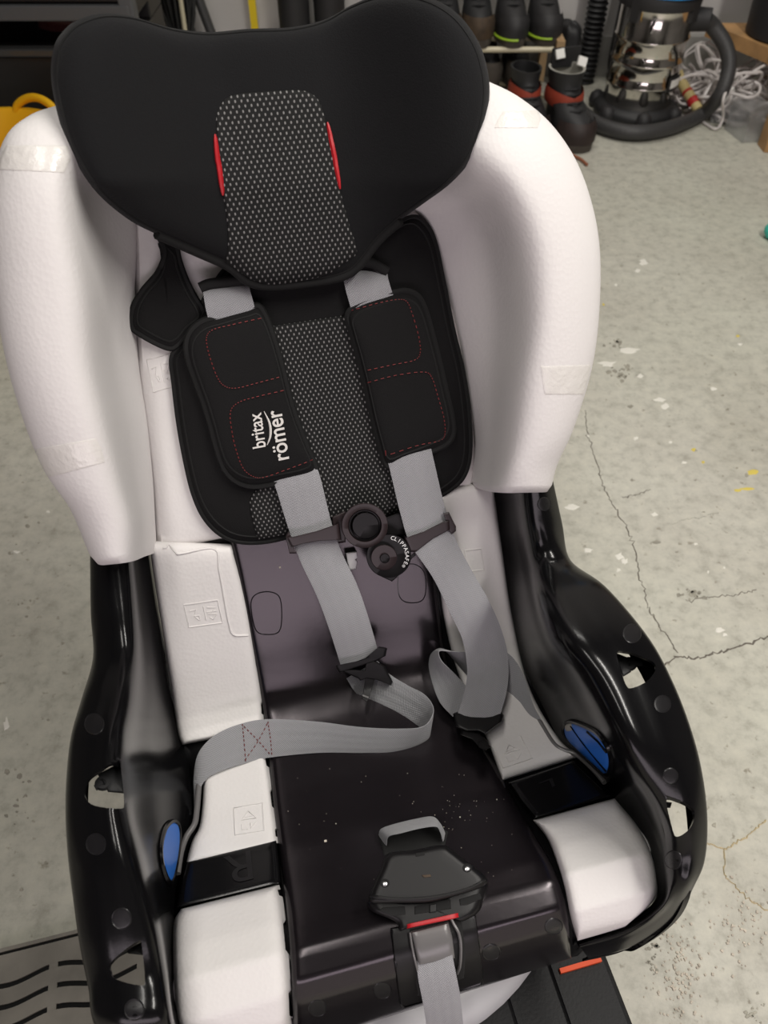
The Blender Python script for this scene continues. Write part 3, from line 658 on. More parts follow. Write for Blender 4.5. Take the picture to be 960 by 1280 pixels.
# --- back cushion with its ear and mesh panel
CU = [(545, 300), (556, 350), (568, 410), (580, 460), (588, 515), (590, 565), (583, 595), (566, 613), (540, 626), (480, 645), (430, 657), (380, 668), (335, 679), (300, 680), (275, 671), (254, 650), (240, 620), (230, 580), (221, 530), (215, 480), (212, 448), (222, 432), (240, 400), (262, 360), (300, 320), (400, 290), (480, 285), (515, 269), (532, 276)]
cush = star('back_cushion', CU, BK, .005, .013, 'fabric_flat', seat, p=18, n=150, c=(400, 480)); SCu = Cast(cush)
mb = MB(); o_ = cr(CU, 150, True); c = np.array((400, 480.)); stroke(SCu, [tuple(c + (q - c) * .985) for q in o_], .0, .0028, mb, 6, True); stroke(SCu, [tuple(c + (q - c) * .95) for q in o_], .0, .0010, mb, 5, True); mb.build('piping', 'edge', cush)
EAR = [(196, 285), (206, 312), (198, 338), (178, 362), (165, 385), (163, 408), (176, 420), (208, 436), (222, 433), (238, 415), (256, 400), (254, 386), (243, 368), (232, 345), (224, 322), (218, 300)]
ear = star('cushion_ear', EAR, BK, .008, .008, 'fabric_flat', cush, p=14, n=90, c=(210, 385)); SE = Cast(ear)
mb = MB(); o_ = cr(EAR, 90, True); c = np.array((210, 385.)); stroke(SE, [tuple(c + (q - c) * .97) for q in o_], .0, .0025, mb, 6, True); stroke(SE, [tuple(c + (q - c) * .80) for q in o_], .0, .0010, mb, 5, True); mb.build('piping', 'edge', cush)
ladder('mesh_panel', [(336, 408), (340, 450), (335, 520), (325, 600), (312, 628), (322, 674)], [(445, 392), (455, 440), (468, 500), (485, 570), (500, 625), (503, 640)], SCu, .0006, .0022, 'mesh', cush, nr=50, nc=24, p=20, uvm=True, label='grey dotted mesh panel')

# --- headrest
def hmid(py): return 338 + (py - 40) * .118
def hsurf(px, py, off):
    du = (px - hmid(py)) / 275.; a = abs(du); t = min(1, max(0, (a - .22) / .7)); wing = .062 * t * t * (3 - 2 * t)
    low = max(0, (py - 230) / 120.)
    n = .046 + wing * max(.25, 1 - .6 * low) - .016 * low + off
    return BK(px, py, n)
HD = [(64, 100), (67, 60), (78, 40), (95, 26), (125, 17), (163, 20), (211, 34), (259, 40), (311, 36), (364, 34), (407, 24), (440, 6), (475, -7), (510, -9), (545, 0), (575, 20), (598, 52), (609, 85), (612, 115), (608, 150), (598, 182), (583, 208), (560, 232), (530, 254), (500, 276), (472, 302), (447, 334), (425, 347), (385, 354), (340, 358), (312, 352), (285, 333), (250, 317), (196, 293), (160, 274), (122, 242), (95, 203), (76, 158)]
out = cr(HD, 190, True); ce = np.array((352., 170.)); n = len(out); ss = [.12, .25, .38, .5, .6, .7, .78, .85, .91, .95, .975, .99, 1.0]; v = [hsurf(*ce, .018)]; f = []
for s in ss:
    for q in out:
        P = ce + s * (q - ce); v.append(hsurf(P[0], P[1], .018 * rnd(s, 14) - .004 * max(0, s - .95) / .05))
R_ = len(ss)
for sc_, o2 in ((1.0, -.022), (.97, -.034), (.8, -.044), (.4, -.046)):
    for q in out: P = ce + sc_ * (q - ce); v.append(hsurf(P[0], P[1], o2))
R_ += 4; v.append(hsurf(*ce, -.046)); f = [(0, 1 + j, 1 + (j + 1) % n) for j in range(n)] + gridf(R_, n, 1, True) + [(len(v) - 1, 1 + (R_ - 1) * n + (j + 1) % n, 1 + (R_ - 1) * n + j) for j in range(n)]
head = mk('headrest', v, f, 'fabric', seat); SH = Cast(head)
mb = MB(); stroke(SH, [tuple(ce + (q - ce) * .972) for q in out], .0, .0011, mb, 5, True); mb.build('seam', 'edge', head)
LOW = cr([(196, 292), (250, 316), (285, 332), (312, 352), (340, 357), (385, 353), (425, 346), (447, 333), (472, 301), (500, 275)], 50)
mb = MB(); stroke(hsurf, [tuple(q) for q in LOW], .006, .0042, mb, 8); mb.build('piping', 'edge', head)
HM = [(270, 150), (274, 135), (283, 123), (300, 117), (340, 114), (375, 113), (392, 119), (402, 134), (410, 165), (418, 205), (427, 245), (438, 285), (446, 315), (428, 330), (410, 342), (380, 350), (345, 356), (318, 351), (300, 340), (283, 333), (285, 305), (283, 270), (277, 235), (272, 190)]
star('mesh_panel', HM, SH, .0004, .0018, 'mesh', head, p=30, n=100, c=(350, 235), uvm=True, label='grey dotted mesh panel')
for pts in ([(268, 168), (271, 195), (275, 222), (278, 244)], [(409, 153), (415, 180), (420, 207), (425, 236)]):
    mb = MB(); Q = cr(pts, 16); P = [SH(a, b, .0012) for a, b in Q]; mb.tube(P, [.0006 + .0014 * sin(pi * min(1, max(0, i / 15))) ** .4 for i in range(16)], 6); mb.build('red_piping', 'red', head, label='red piping beside the mesh')

# --- shoulder pads
SPAD_L = [(233, 440), (235, 418), (250, 402), (275, 394), (310, 384), (322, 381), (330, 390), (340, 415), (352, 455), (362, 495), (373, 530), (387, 565), (396, 588), (385, 597), (350, 604), (318, 609), (296, 603), (281, 588), (272, 565), (264, 535), (255, 505), (243, 472)]
SPAD_R = [(434, 392), (446, 380), (470, 371), (495, 364), (510, 363), (523, 370), (532, 388), (541, 420), (550, 455), (558, 490), (565, 520), (567, 542), (558, 556), (535, 567), (505, 578), (484, 584), (475, 560), (466, 525), (456, 480), (446, 440), (438, 412)]
padL = star('shoulder_pad', SPAD_L, BK, .018, .016, 'fabric_flat', seat, p=10, n=110, c=(315, 498)); padR = star('shoulder_pad', SPAD_R, BK, .018, .016, 'fabric_flat', seat, p=10, n=110, c=(502, 475))
padL['label'] = 'shoulder pad with silver brand print'
SPL = Cast(padL); SPR = Cast(padR)
for P_, S_, c in ((SPAD_L, SPL, (315, 498)), (SPAD_R, SPR, (502, 475))):
    mb = MB(); o_ = cr(P_, 110, True); c = np.array(c, float); stroke(S_, [tuple(c + (q - c) * .90) for q in o_], -.0002, .0011, mb, 5, True); stroke(BK, [tuple(c + (q - c) * .988) for q in o_], .0245, .0030, mb, 6, True)
    mb.build('piping', 'edge', padL if S_ is SPL else padR)
def stitches(S, pts, par, n):
    P = cr(pts, n * 4); mb = MB()
    for k in range(n):
        a, b = P[k * 4], P[min(k * 4 + 2, len(P) - 1)]; mb.tube([S(*a, .0006), S(*b, .0006)], .00045, 4)
    mb.build('stitching', 'stitch', par, label='red dashed stitching')
stitches(SPL, [(326, 398), (290, 406), (265, 413), (258, 424), (262, 445), (271, 470), (280, 482), (295, 485), (320, 479), (350, 471)], padL, 42)
stitches(SPL, [(354, 488), (320, 496), (298, 503), (288, 515), (290, 540), (296, 565), (304, 585), (316, 595), (330, 596), (360, 586), (392, 574)], padL, 46)
stitches(SPR, [(438, 389), (470, 380), (495, 375), (508, 377), (515, 392), (523, 420), (525, 440), (518, 450), (490, 456), (458, 463)], padR, 38)
stitches(SPR, [(460, 478), (495, 469), (530, 465), (540, 473), (547, 495), (554, 520), (556, 540), (550, 550), (520, 557), (475, 572)], padR, 40)
letters('logo_word', 'britax', (332, 558), (-6, -43), (-16, 3), SPL, .0009, 'print', padL, bold=.012)
letters('logo_word', 'römer', (361, 573), (-10, -62), (-19, 4), SPL, .0009, 'print', padL, bold=.014)
mb = MB(); Q = cr([(334, 556), (338, 544), (337, 529), (330, 514)], 14); mb.tube([SPL(a, b, .0008) for a, b in Q], [.0003 + .0009 * sin(pi * i / 13) for i in range(14)], 5); mb.build('logo_swoosh', 'print', padL)

# --- harness straps
def BP(a, b, o): return BK(a, b, o)
ribbon('harness_strap', [(BP(252, 356, .012), BP(312, 350, .012)), (BP(254, 366, .024), BP(312, 360, .024)), (BP(257, 385, .027), BP(316, 375, .027)), (BP(262, 405, .026), BP(322, 398, .026))], 'web', seat, n=20)
ribbon('harness_strap', [(BP(428, 335, .012), BP(482, 334, .012)), (BP(429, 345, .022), BP(484, 342, .022)), (BP(432, 362, .027), BP(487, 355, .027)), (BP(440, 390, .026), BP(495, 380, .026))], 'web', seat, n=20)
for pts in ([(250, 360), (262, 355), (285, 352), (312, 348)], [(426, 338), (440, 330), (462, 328), (484, 340)]):
    mb = MB(); mb.tube([BK(a, b, .022) for a, b in cr(pts, 12)], .0045, 8); mb.build('strap_slot_edge', 'edge', cush)
ribbon('harness_strap', [(BP(336, 590, .020), BP(386, 574, .020)), (BP(344, 608, .027), BP(398, 589, .027)), (BP(362, 665, .028), BP(414, 652, .028)), (BP(377, 705, .030), BP(428, 692, .030)), (BP(396, 745, .034), BP(446, 730, .034)), (BP(411, 785, .036), BP(460, 770, .036)), (BP(426, 832, .030), BP(473, 815, .030))], 'web', seat, crown=.0012)
ribbon('harness_strap', [(BP(478, 560, .026), BP(536, 548, .026)), (BP(486, 582, .028), BP(541, 570, .028)), (BP(500, 640, .030), BP(555, 630, .030)), (BP(513, 680, .034), BP(567, 668, .034)), (BP(541, 722, .042), BP(585, 705, .042)), (BP(562, 765, .048), BP(608, 745, .048)), (BP(578, 800, .048), BP(626, 785, .048)), (PR(584, 838, .052), PR(635, 822, .052)), (PR(580, 866, .046), PR(634, 860, .046)), (PR(571, 896, .036), PR(624, 898, .036))], 'web', seat, crown=.0015)
QA = lambda a, b, o: PR(a, b, o)
ribbon('lap_strap', [(QA(472, 826, .022), QA(433, 848, .018)), (QA(486, 842, .026), QA(447, 868, .010)), (QA(510, 857, .032), QA(475, 885, .006)), (QA(529, 867, .036), QA(502, 900, .005)), (QA(540, 880, .040), QA(524, 914, .005)), (QA(541, 893, .040), QA(536, 924, .006)),
                     (QA(529, 908, .038), QA(518, 934, .008)), (QA(500, 911, .036), QA(488, 940, .010)), (QA(451, 909, .036), QA(450, 941, .011)), (QA(395, 902, .036), QA(398, 941, .011)), (QA(335, 899, .036), QA(336, 947, .012)),
                     (QA(300, 905, .036), QA(303, 955, .016)), (QA(270, 918, .034), QA(276, 964, .018)), (QA(250, 938, .028), QA(256, 976, .016)), (QA(243, 962, .016), QA(245, 1002, .006)), (QA(243, 990, .004), QA(244, 1020, -.004))], 'web', seat, n=110)
lap = bpy.data.objects['lap_strap']; SLs = Cast(lap)
stitches(SLs, [(303, 905), (305, 926), (307, 953)], lap, 9); stitches(SLs, [(335, 902), (338, 922), (340, 944)], lap, 9); stitches(SLs, [(305, 908), (322, 925), (338, 943)], lap, 9); stitches(SLs, [(306, 950), (322, 927), (335, 903)], lap, 9)
ribbon('lap_strap', [(QA(566, 896, .022), QA(598, 880, .024)), (QA(550, 878, .024), QA(583, 858, .034)), (QA(540, 852, .026), QA(568, 842, .044)), (QA(536, 830, .026), QA(552, 826, .050)), (QA(541, 815, .024), QA(549, 814, .050)), (QA(556, 813, .020), QA(562, 814, .048)),
                     (QA(585, 845, .016), QA(580, 815, .044)), (QA(612, 862, .014), QA(606, 812, .036)), (QA(634, 864, .014), QA(634, 816, .032)), (QA(648, 880, .012), QA(654, 842, .026)), (QA(664, 904, .010), QA(669, 886, .018)), (QA(690, 937, -.002), QA(697, 929, .004))], 'web', seat, n=90)

# --- buckle tongues
def solid(name, out, surf, b, t, m, par, smooth_n=False, p=30, n=60, org=None, label=None): return star(name, out, surf, b, t, m, par, p=p, rings=7, n=n, smooth_n=smooth_n, org=org, label=label)
t1 = solid('buckle_tongue', [(419, 832), (424, 841), (440, 836), (470, 826), (482, 820), (484, 810), (474, 808), (472, 818), (450, 826), (425, 832)], PR, .036, .004, 'clipb', seat)
solid('tongue_plate', [(424, 838), (440, 837), (456, 838), (458, 827), (468, 826), (481, 832), (491, 852), (489, 857), (472, 850), (458, 848), (450, 851), (448, 848)], PR, .034, .005, 'clipb', t1)
solid('tongue_tip', [(457, 845), (469, 848), (462, 872), (458, 877), (452, 874), (454, 864)], PR, .034, .004, 'clipb', t1)
solid('metal_edge', [(453, 868), (461, 871), (460, 873), (453, 870)], PR, .0385, .001, 'guard', t1)
t2 = solid('buckle_tongue', [(566, 892), (574, 889), (598, 891), (612, 892), (626, 889), (630, 894), (628, 902), (606, 918), (598, 914), (582, 914), (570, 908)], PR, .030, .008, 'clipb', seat)
solid('tongue_tip', [(578, 912), (598, 916), (606, 922), (612, 930), (608, 938), (600, 935), (590, 924), (575, 918)], PR, .026, .007, 'clipb', t2)
solid('tongue_latch', [(599, 926), (610, 928), (614, 934), (606, 938), (598, 934)], PR, .032, .004, 'clipb', t2)

# --- buckle in the seat front, adjuster strap
# slot with the crotch strap stub
solid('strap_slot', [(472, 1044), (500, 1036), (540, 1028), (560, 1040), (556, 1058), (480, 1070)], SP, .0, .0012, 'hole', seat)
ribbon('crotch_strap', [(SP(474, 1047, .004), SP(484, 1063, .006)), (SP(478, 1046, .010), SP(488, 1064, .018)), (SP(495, 1043, .013), SP(503, 1066, .024)), (SP(520, 1038, .014), SP(527, 1061, .025)), (SP(542, 1034, .013), SP(547, 1057, .023)), (SP(552, 1040, .009), SP(552, 1057, .016)), (SP(556, 1043, .003), SP(554, 1057, .005))], 'web', seat, n=40)
BKL = [(486, 1066), (515, 1063), (552, 1056), (566, 1063), (580, 1074), (596, 1086), (607, 1096), (609, 1103), (600, 1110), (580, 1117), (543, 1127), (520, 1129), (495, 1129), (470, 1129), (461, 1126), (463, 1115), (468, 1103), (476, 1085)]
def fr(z0):   # an inclined plane for the buckle: lying back on the lip
    n_ = np.array([0, -.20, 1.]); n_ /= np.linalg.norm(n_)
    return lambda px, py, o=0.: PL(px, py, np.array([0, -.24, .05 + z0]) + n_ * o, n_)
BF = fr(.034)
bk = star('buckle', BKL, BF, -.010, .012, 'clipb', seat, p=24, n=80, c=(535, 1100)); SB = Cast(bk)
lip = star('buckle_lip', [(461, 1126), (462, 1136), (470, 1142), (485, 1148), (495, 1154), (499, 1164), (507, 1162), (540, 1155), (575, 1146), (578, 1152), (590, 1147), (598, 1141), (604, 1130), (609, 1103), (580, 1117), (543, 1127), (495, 1129)], fr(.023), -.020, .020, 'clipb', bk, p=20, n=90, c=(535, 1135))
SLi = Cast(lip)
solid('buckle_slot', [(473, 1138), (480, 1134), (506, 1133), (507, 1143), (490, 1145)], SLi, .0, .0008, 'hole', bk); solid('buckle_slot', [(518, 1133), (563, 1124), (564, 1136), (518, 1143)], SLi, .0, .0008, 'hole', bk); solid('buckle_slot', [(574, 1124), (600, 1116), (602, 1123), (585, 1131), (575, 1132)], SLi, .0, .0008, 'hole', bk)
for q in ([(537, 1131), (545, 1130), (545, 1140), (537, 1141)],): solid('latch_tooth', q, SLi, .001, .0012, 'clipb', bk)
mb = MB(); stroke(SB, [(463, 1120), (500, 1124), (545, 1121), (585, 1111), (606, 1100)], .0002, .0012, mb, 6, False, 24); mb.build('buckle_edge', 'clipb', bk)
for x, y in ((481, 1104), (584, 1085)):
    star('screw_recess', [(x + 6 * cos(a), y + 5.5 * sin(a)) for a in np.linspace(0, 2 * pi, 10, endpoint=False)], SB, .0, .0006, 'hole', bk, n=20, rings=6); star('screw', [(x + 3.6 * cos(a), y + 1 + 3 * sin(a)) for a in np.linspace(0, 2 * pi, 10, endpoint=False)], SB, .0005, .0008, 'screw', bk, n=16, rings=6, label='small steel screw')
solid('crumb', [(527, 1094), (538, 1093), (539, 1096), (530, 1097)], SB, .0, .0009, 'brown', bk); solid('vent_hole', [(519, 1067), (530, 1065), (531, 1069), (520, 1071)], SB, .0, .0005, 'hole', bk)
# adjuster housing on the front face
FRS = lambda px, py, o=0.: SP(px, py, o)
hs = ladder('adjuster_housing', [(488, 1160), (492, 1200), (497, 1240), (501, 1258)], [(594, 1140), (598, 1170), (602, 1205), (604, 1228)], FRS, .0, .0030, 'clipb', seat, nr=20, nc=16, p=30, smooth_path=False); SHs = Cast(hs)
mb = MB(); stroke(SHs, [(490, 1162), (495, 1205), (500, 1252), (506, 1258), (560, 1243), (600, 1229), (603, 1220), (599, 1180), (595, 1145)], .0, .0011, mb, 6); mb.build('housing_edge', 'shell', hs)
solid('adjuster_channel', [(512, 1162), (576, 1146), (582, 1190), (580, 1222), (570, 1226), (566, 1236), (522, 1245)], SHs, .0, .0006, 'hole', hs)
rb = ladder('release_bar', [(507, 1155), (508, 1161)], [(574, 1140), (575, 1147)], fr(.024), -.004, .006, 'red', bk, nr=6, nc=12, p=8, smooth_path=False, label='red release bar under the buckle')
ladder('adjuster_lever', [(513, 1164), (517, 1180), (522, 1202)], [(560, 1152), (565, 1170), (568, 1194)], SHs, .001, .004, 'guard', hs, nr=12, nc=12, p=12, smooth_path=False)
mb = MB(); stroke(SHs, [(512, 1165), (515, 1185), (521, 1210)], .003, .0009, mb, 6, False, 12); mb.build('lever_wire', 'guard', hs); mb = MB(); stroke(SHs, [(564, 1150), (574, 1170), (574, 1200), (570, 1212)], .003, .0012, mb, 6, False, 12); mb.build('lever_wire', 'guard', hs)
pz = lambda a, b, o: SHs(a, b, o)
dfront = lambda px, py, d: toL(W(px, py, d))
def zdepth(p): return float((O + p[0] * AX + p[1] * AY + np.array([0, 0, p[2]]) - CV) @ FV)
dA = zdepth(SHs(545, 1200, .004))
ribbon('adjuster_strap', [(dfront(515, 1180, dA + .004), dfront(560, 1172, dA + .004)), (dfront(520, 1200, dA), dfront(565, 1192, dA)), (dfront(523, 1225, dA - .002), dfront(570, 1217, dA - .002)), (dfront(528, 1250, dA + .004), dfront(575, 1243, dA + .004)), (dfront(532, 1275, dA + .015), dfront(578, 1270, dA + .015)), (dfront(536, 1305, dA + .034), dfront(581, 1300, dA + .034)), (dfront(538, 1340, dA + .06), dfront(582, 1336, dA + .06))], 'web', seat, n=40)

# ------------------------------------------------------------------ chest clip on the harness: a thing of its own
c_ = BK(470, 672, .034); wl = O + c_[0] * AX + c_[1] * AY + np.array([0, 0, c_[2]])
clip = empty('harness_clip', tuple(wl), 'dark brown plastic chest clip with round buttons, bridging both harness straps', 'clip', rz=YAW)
def CS(px, py, o=0.): return BK(px, py, .034 + o)
K = dict(org=c_)
solid('strap_bar', [(358, 672), (366, 671), (395, 664), (424, 654), (427, 675), (400, 676), (378, 680), (364, 684)], CS, .000, .005, 'clip', clip, **K)
solid('end_loop', [(357, 671), (360, 664), (364, 670), (369, 690), (371, 692), (362, 692)], CS, -.004, .006, 'clip', clip, **K)
solid('strap_bar', [(505, 673), (530, 664), (556, 651), (562, 650), (563, 662), (542, 673), (520, 690), (512, 690)], CS, .000, .005, 'clip', clip, **K)
solid('end_loop', [(554, 641), (561, 640), (570, 658), (570, 664), (565, 668), (561, 664), (558, 652)], CS, -.004, .007, 'clip', clip, **K)
solid('bridge_plate', [(478, 648), (500, 640), (508, 660), (505, 668), (482, 672)], CS, -.012, .004, 'clipb', clip, **K)
solid('bridge_plate', [(415, 646), (432, 638), (432, 678), (418, 680)], CS, -.012, .006, 'clip', clip, **K)
def disc(name, cx, cy, r0, r1, b0, b1, m, par, sq=.97, ln=48):
    a = np.linspace(0, 2 * pi, ln, endpoint=False); v = []; P = [(r0, b0 - .002), (r0, b1 - .0008), (r0 + .8, b1), (r1 - .8, b1), (r1, b1 - .001), (r1, b0 - .002)]
    for r, b in P: v += [CS(cx + r * cos(t), cy + r * sq * sin(t), b) for t in a]
    f = gridf(6, ln, 0, True)
    if r0 < 1: f = f + [tuple(range(2 * ln, 3 * ln))]
    return mk(name, v, f, m, par, org=c_)
disc('ring', 456, 657, 20.5, 29, -.006, .008, 'clip', clip); disc('ring_inner', 456, 657, 17.5, 20.6, -.006, .004, 'clipb', clip)
disc('push_button', 457, 657, .3, 17, -.006, .0055, 'clipb', clip)
solid('ring_tab', [(440, 632), (452, 629), (458, 629), (458, 634), (446, 637)], CS, -.004, .011, 'clip', clip, **K)
disc('lock_disc', 486, 695, .3, 28, -.004, .0075, 'clipb', clip)
disc('knob', 480, 697, .3, 16.5, .004, .0125, 'clip', clip); disc('knob_hub', 481, 698, .3, 6.2, .012, .0145, 'clipb', clip)
solid('disc_tab', [(475, 720), (490, 727), (497, 721), (494, 714)], CS, -.003, .008, 'clipb', clip, **K)
solid('side_tab', [(507, 700), (518, 690), (520, 694), (508, 704)], CS, -.004, .006, 'clipb', clip, **K)
v_, f_ = [], []
txt = 'CLIPPASAFE®'; n_t = len(txt)
for k, ch in enumerate(txt):
    a = radians(-78 + k * (112 / (n_t - 1))); cx, cy, rr = 486, 695, 20.6; P0 = np.array([cx + rr * cos(a), cy + rr * sin(a)]); du = np.array([-sin(a), cos(a)]); dv = np.array([cos(a), sin(a)])
    tv, tf = textmesh(ch); tv = tv - np.array([(tv[:, 0].max() + tv[:, 0].min()) / 2, 0]); sc_ = 7.0 if ch != '®' else 5.0
    if ch == 'I': pass
    b0 = len(v_); v_ += [CS(*(P0 + du * q[0] * sc_ + dv * q[1] * sc_), .0079) for q in tv]; f_ += [tuple(i + b0 for i in t) for t in tf]
mk('lettering', v_, f_, 'printw', clip, smooth=False, org=c_)
# pale lever behind the clip
lv = solid('recline_catch', [(432, 691), (446, 689), (447, 697), (444, 699), (447, 703), (445, 712), (437, 713), (434, 703)], BK, .010, .008, 'lever', seat)

#BACKGROUND
# ================================================================== THE GARAGE BEHIND
def lathe(mb, prof, c, n=40, sx=1., sy=1.):
    a = np.linspace(0, 2 * pi, n, endpoint=False); v = []
    for r, z in prof: v += [(c[0] + sx * r * cos(t), c[1] + sy * r * sin(t), c[2] + z) for t in a]
    f = gridf(len(prof), n, 0, True); f += [tuple(range(n))[::-1], tuple((len(prof) - 1) * n + j for j in range(n))]
    mb.add(v, f); return mb
def part(name, mb, m, par, **k): return mb.build(name, m, par, org=par.location, **k)
# --- vacuum cleaner
vx, vy = .838, 2.70
vac = empty('vacuum_cleaner', (vx, vy, 0), 'shiny steel drum vacuum cleaner with a blue topped black lid', 'vacuum cleaner')
tank = MB(); pr = [(.106, .032), (.110, .036)]
for zb in (.108, .172, .236): pr += [(.111, zb - .007), (.1145, zb - .003), (.1145, zb + .003), (.111, zb + .007)]
pr += [(.112, .325), (.112, .33)]; part('steel_drum', lathe(tank, pr, (vx, vy, 0), 72), 'steel', vac)
part('lid', lathe(MB(), [(.114, .318), (.122, .322), (.124, .335), (.122, .352), (.118, .36), (.116, .40), (.09, .44), (.05, .455)], (vx, vy, 0), 60), 'blkmatt', vac)
part('blue_cover', lathe(MB(), [(.108, .350), (.1205, .354), (.1205, .375), (.11, .42), (.05, .455)], (vx + .010, vy - .008, .002), 48), 'bluelid', vac)
part('wheel_base', lathe(MB(), [(.12, .008), (.136, .012), (.139, .026), (.132, .036), (.118, .044), (.112, .046)], (vx, vy, 0), 48), 'blk', vac)
for a in (215, 268, 322, 150, 30):
    x, y = vx + .134 * cos(radians(a)), vy + .134 * sin(radians(a)); mb = MB(); lathe(mb, [(.012, 0.001), (.024, .006), (.027, .02), (.022, .04), (.010, .05)], (x, y, 0), 18); part('wheel_housing', mb, 'blkmatt', vac)
for s in (-1, 1):
    mb = MB(); x0 = vx - .10 * s if s < 0 else vx - .095; 
    mb.box((vx + (-.088 if s > 0 else .088), vy - .078, .318), (.028, .012, .06), np.array(Matrix.Rotation(-.75 * s, 3, 'Z'))); part('latch', mb, 'blkmatt', vac)
mb = MB(); q = []
for t in np.linspace(-62, -22, 10):
    for z in (.098, .142): q.append((vx + .1165 * cos(radians(t)), vy + .1165 * sin(radians(t)), z))
mb.add(q, [(2 * i, 2 * i + 2, 2 * i + 3, 2 * i + 1) for i in range(9)]); part('rating_label', mb, 'blk', vac)
mb = MB(); q = []
for t in np.linspace(-56, -26, 8):
    for z in (.108, .132): q.append((vx + .1172 * cos(radians(t)), vy + .1172 * sin(radians(t)), z))
mb.add(q, [(2 * i, 2 * i + 2, 2 * i + 3, 2 * i + 1) for i in range(7)]); part('label_text_panel', mb, 'tag', vac)
mb = MB(); lathe(mb, [(.026, -.02), (.033, -.015), (.033, .015), (.026, .02)], (0, 0, 0), 20)
nz_ = [(vx + .10, vy - .035, .285), (vx + .15, vy - .055, .288)]; mb = MB(); mb.tube(nz_, [.034, .031], 16); part('hose_socket', mb, 'blkmatt', vac)
hp = [np.array((vx + .140, vy - .050, .285)), WY(892, 34, 2.655), WY(907, 58, 2.63), WY(911, 85, 2.60), WY(900, 118, 2.57), WZ(876, 143, .028), WZ(836, 160, .026), WZ(792, 166, .026), WZ(752, 157, .026), WZ(728, 140, .026), WZ(716, 118, .026), WZ(720, 100, .026)]
P = cr(hp, 260); r = .0225 + .0003 * np.sin(np.arange(260) * 1.9); mb = MB(); mb.tube(P, r, 12); part('suction_hose', mb, 'hose', vac)
# --- upright black ribbed pipe and black bags behind
pp = empty('ribbed_pipe', (.722, 2.99, 0), 'upright black corrugated pipe by the wall, left of the steel vacuum cleaner', 'pipe')
z = np.linspace(.002, .75, 190); mb = MB(); mb.tube(np.stack([.722 + 0 * z, 2.99 + 0 * z, z], 1), .032 + .004 * np.sin(z * 2 * pi / .016), 20); part('pipe_body', mb, 'blk', pp)
mb = MB(); lathe(mb, [(.038, .75), (.042, .752), (.042, .78), (.036, .782)], (.722, 2.99, 0), 20); part('pipe_collar', mb, 'blkmatt', pp)
def lump(name, c, s, m, label, cat, seed, sq=.55, amp=.12, extra=None):
    r = np.random.default_rng(seed); ph = r.uniform(0, 6, 8); R_, C_ = 22, 30; v = []
    for i in range(R_):
        th = pi * i / (R_ - 1) - pi / 2
        for j in range(C_):
            a = 2 * pi * j / C_; k = 1 + amp * (sin(3 * a + ph[0] + 2 * th) * .5 + sin(5 * th + ph[1] + a) * .4 + .3 * sin(7 * a + ph[2]))
            sg = lambda x, p: (abs(x) ** p) * (1 if x > 0 else -1)
            v.append((c[0] + s[0] * k * sg(cos(th), sq) * sg(cos(a), .8), c[1] + s[1] * k * sg(cos(th), sq) * sg(sin(a), .8), max(.001, c[2] + s[2] * (1 + .3 * (k - 1)) * sg(sin(th), sq))))
    o = mk(name, v, gridf(R_, C_, 0, True), m); tag(o, label, cat); return o
lump('black_case', (.862, 2.995, .26), (.066, .04, .258), 'blkmatt', 'tall smooth black case standing between the ribbed pipe and the vacuum cleaner', 'case', 3, .4, .05)
lump('black_bag', (.634, 2.955, .10), (.042, .06, .10), 'blk', 'crumpled black bag on the floor behind the red banded boots', 'bag', 5, .6, .16)
# --- shoe rack
RX0, RX1, RYF, RYB = -.105, .562, 2.73, 3.0
rack = empty('shoe_rack', (.3, 2.85, 0), 'low shoe rack with cream metal rails and pale wooden sides', 'rack')
for y in (RYF, 2.84, RYB):
    for z in (.045, .182):
        mb = MB(); mb.tube([(RX0, y, z), (RX1 - .02, y, z)], .0085, 10); part('rail', mb, 'rail', rack)
for x in (RX0, RX1):
    for y in (RYF, RYB): mb = MB(); mb.box((x, y, .105), (.026, .026, .208)); part('post', mb, 'woodl', rack, smooth=False)
    mb = MB(); mb.box((x, (RYF + RYB) / 2, .2), (.024, RYB - RYF, .022)); part('side_bar', mb, 'woodl', rack, smooth=False)
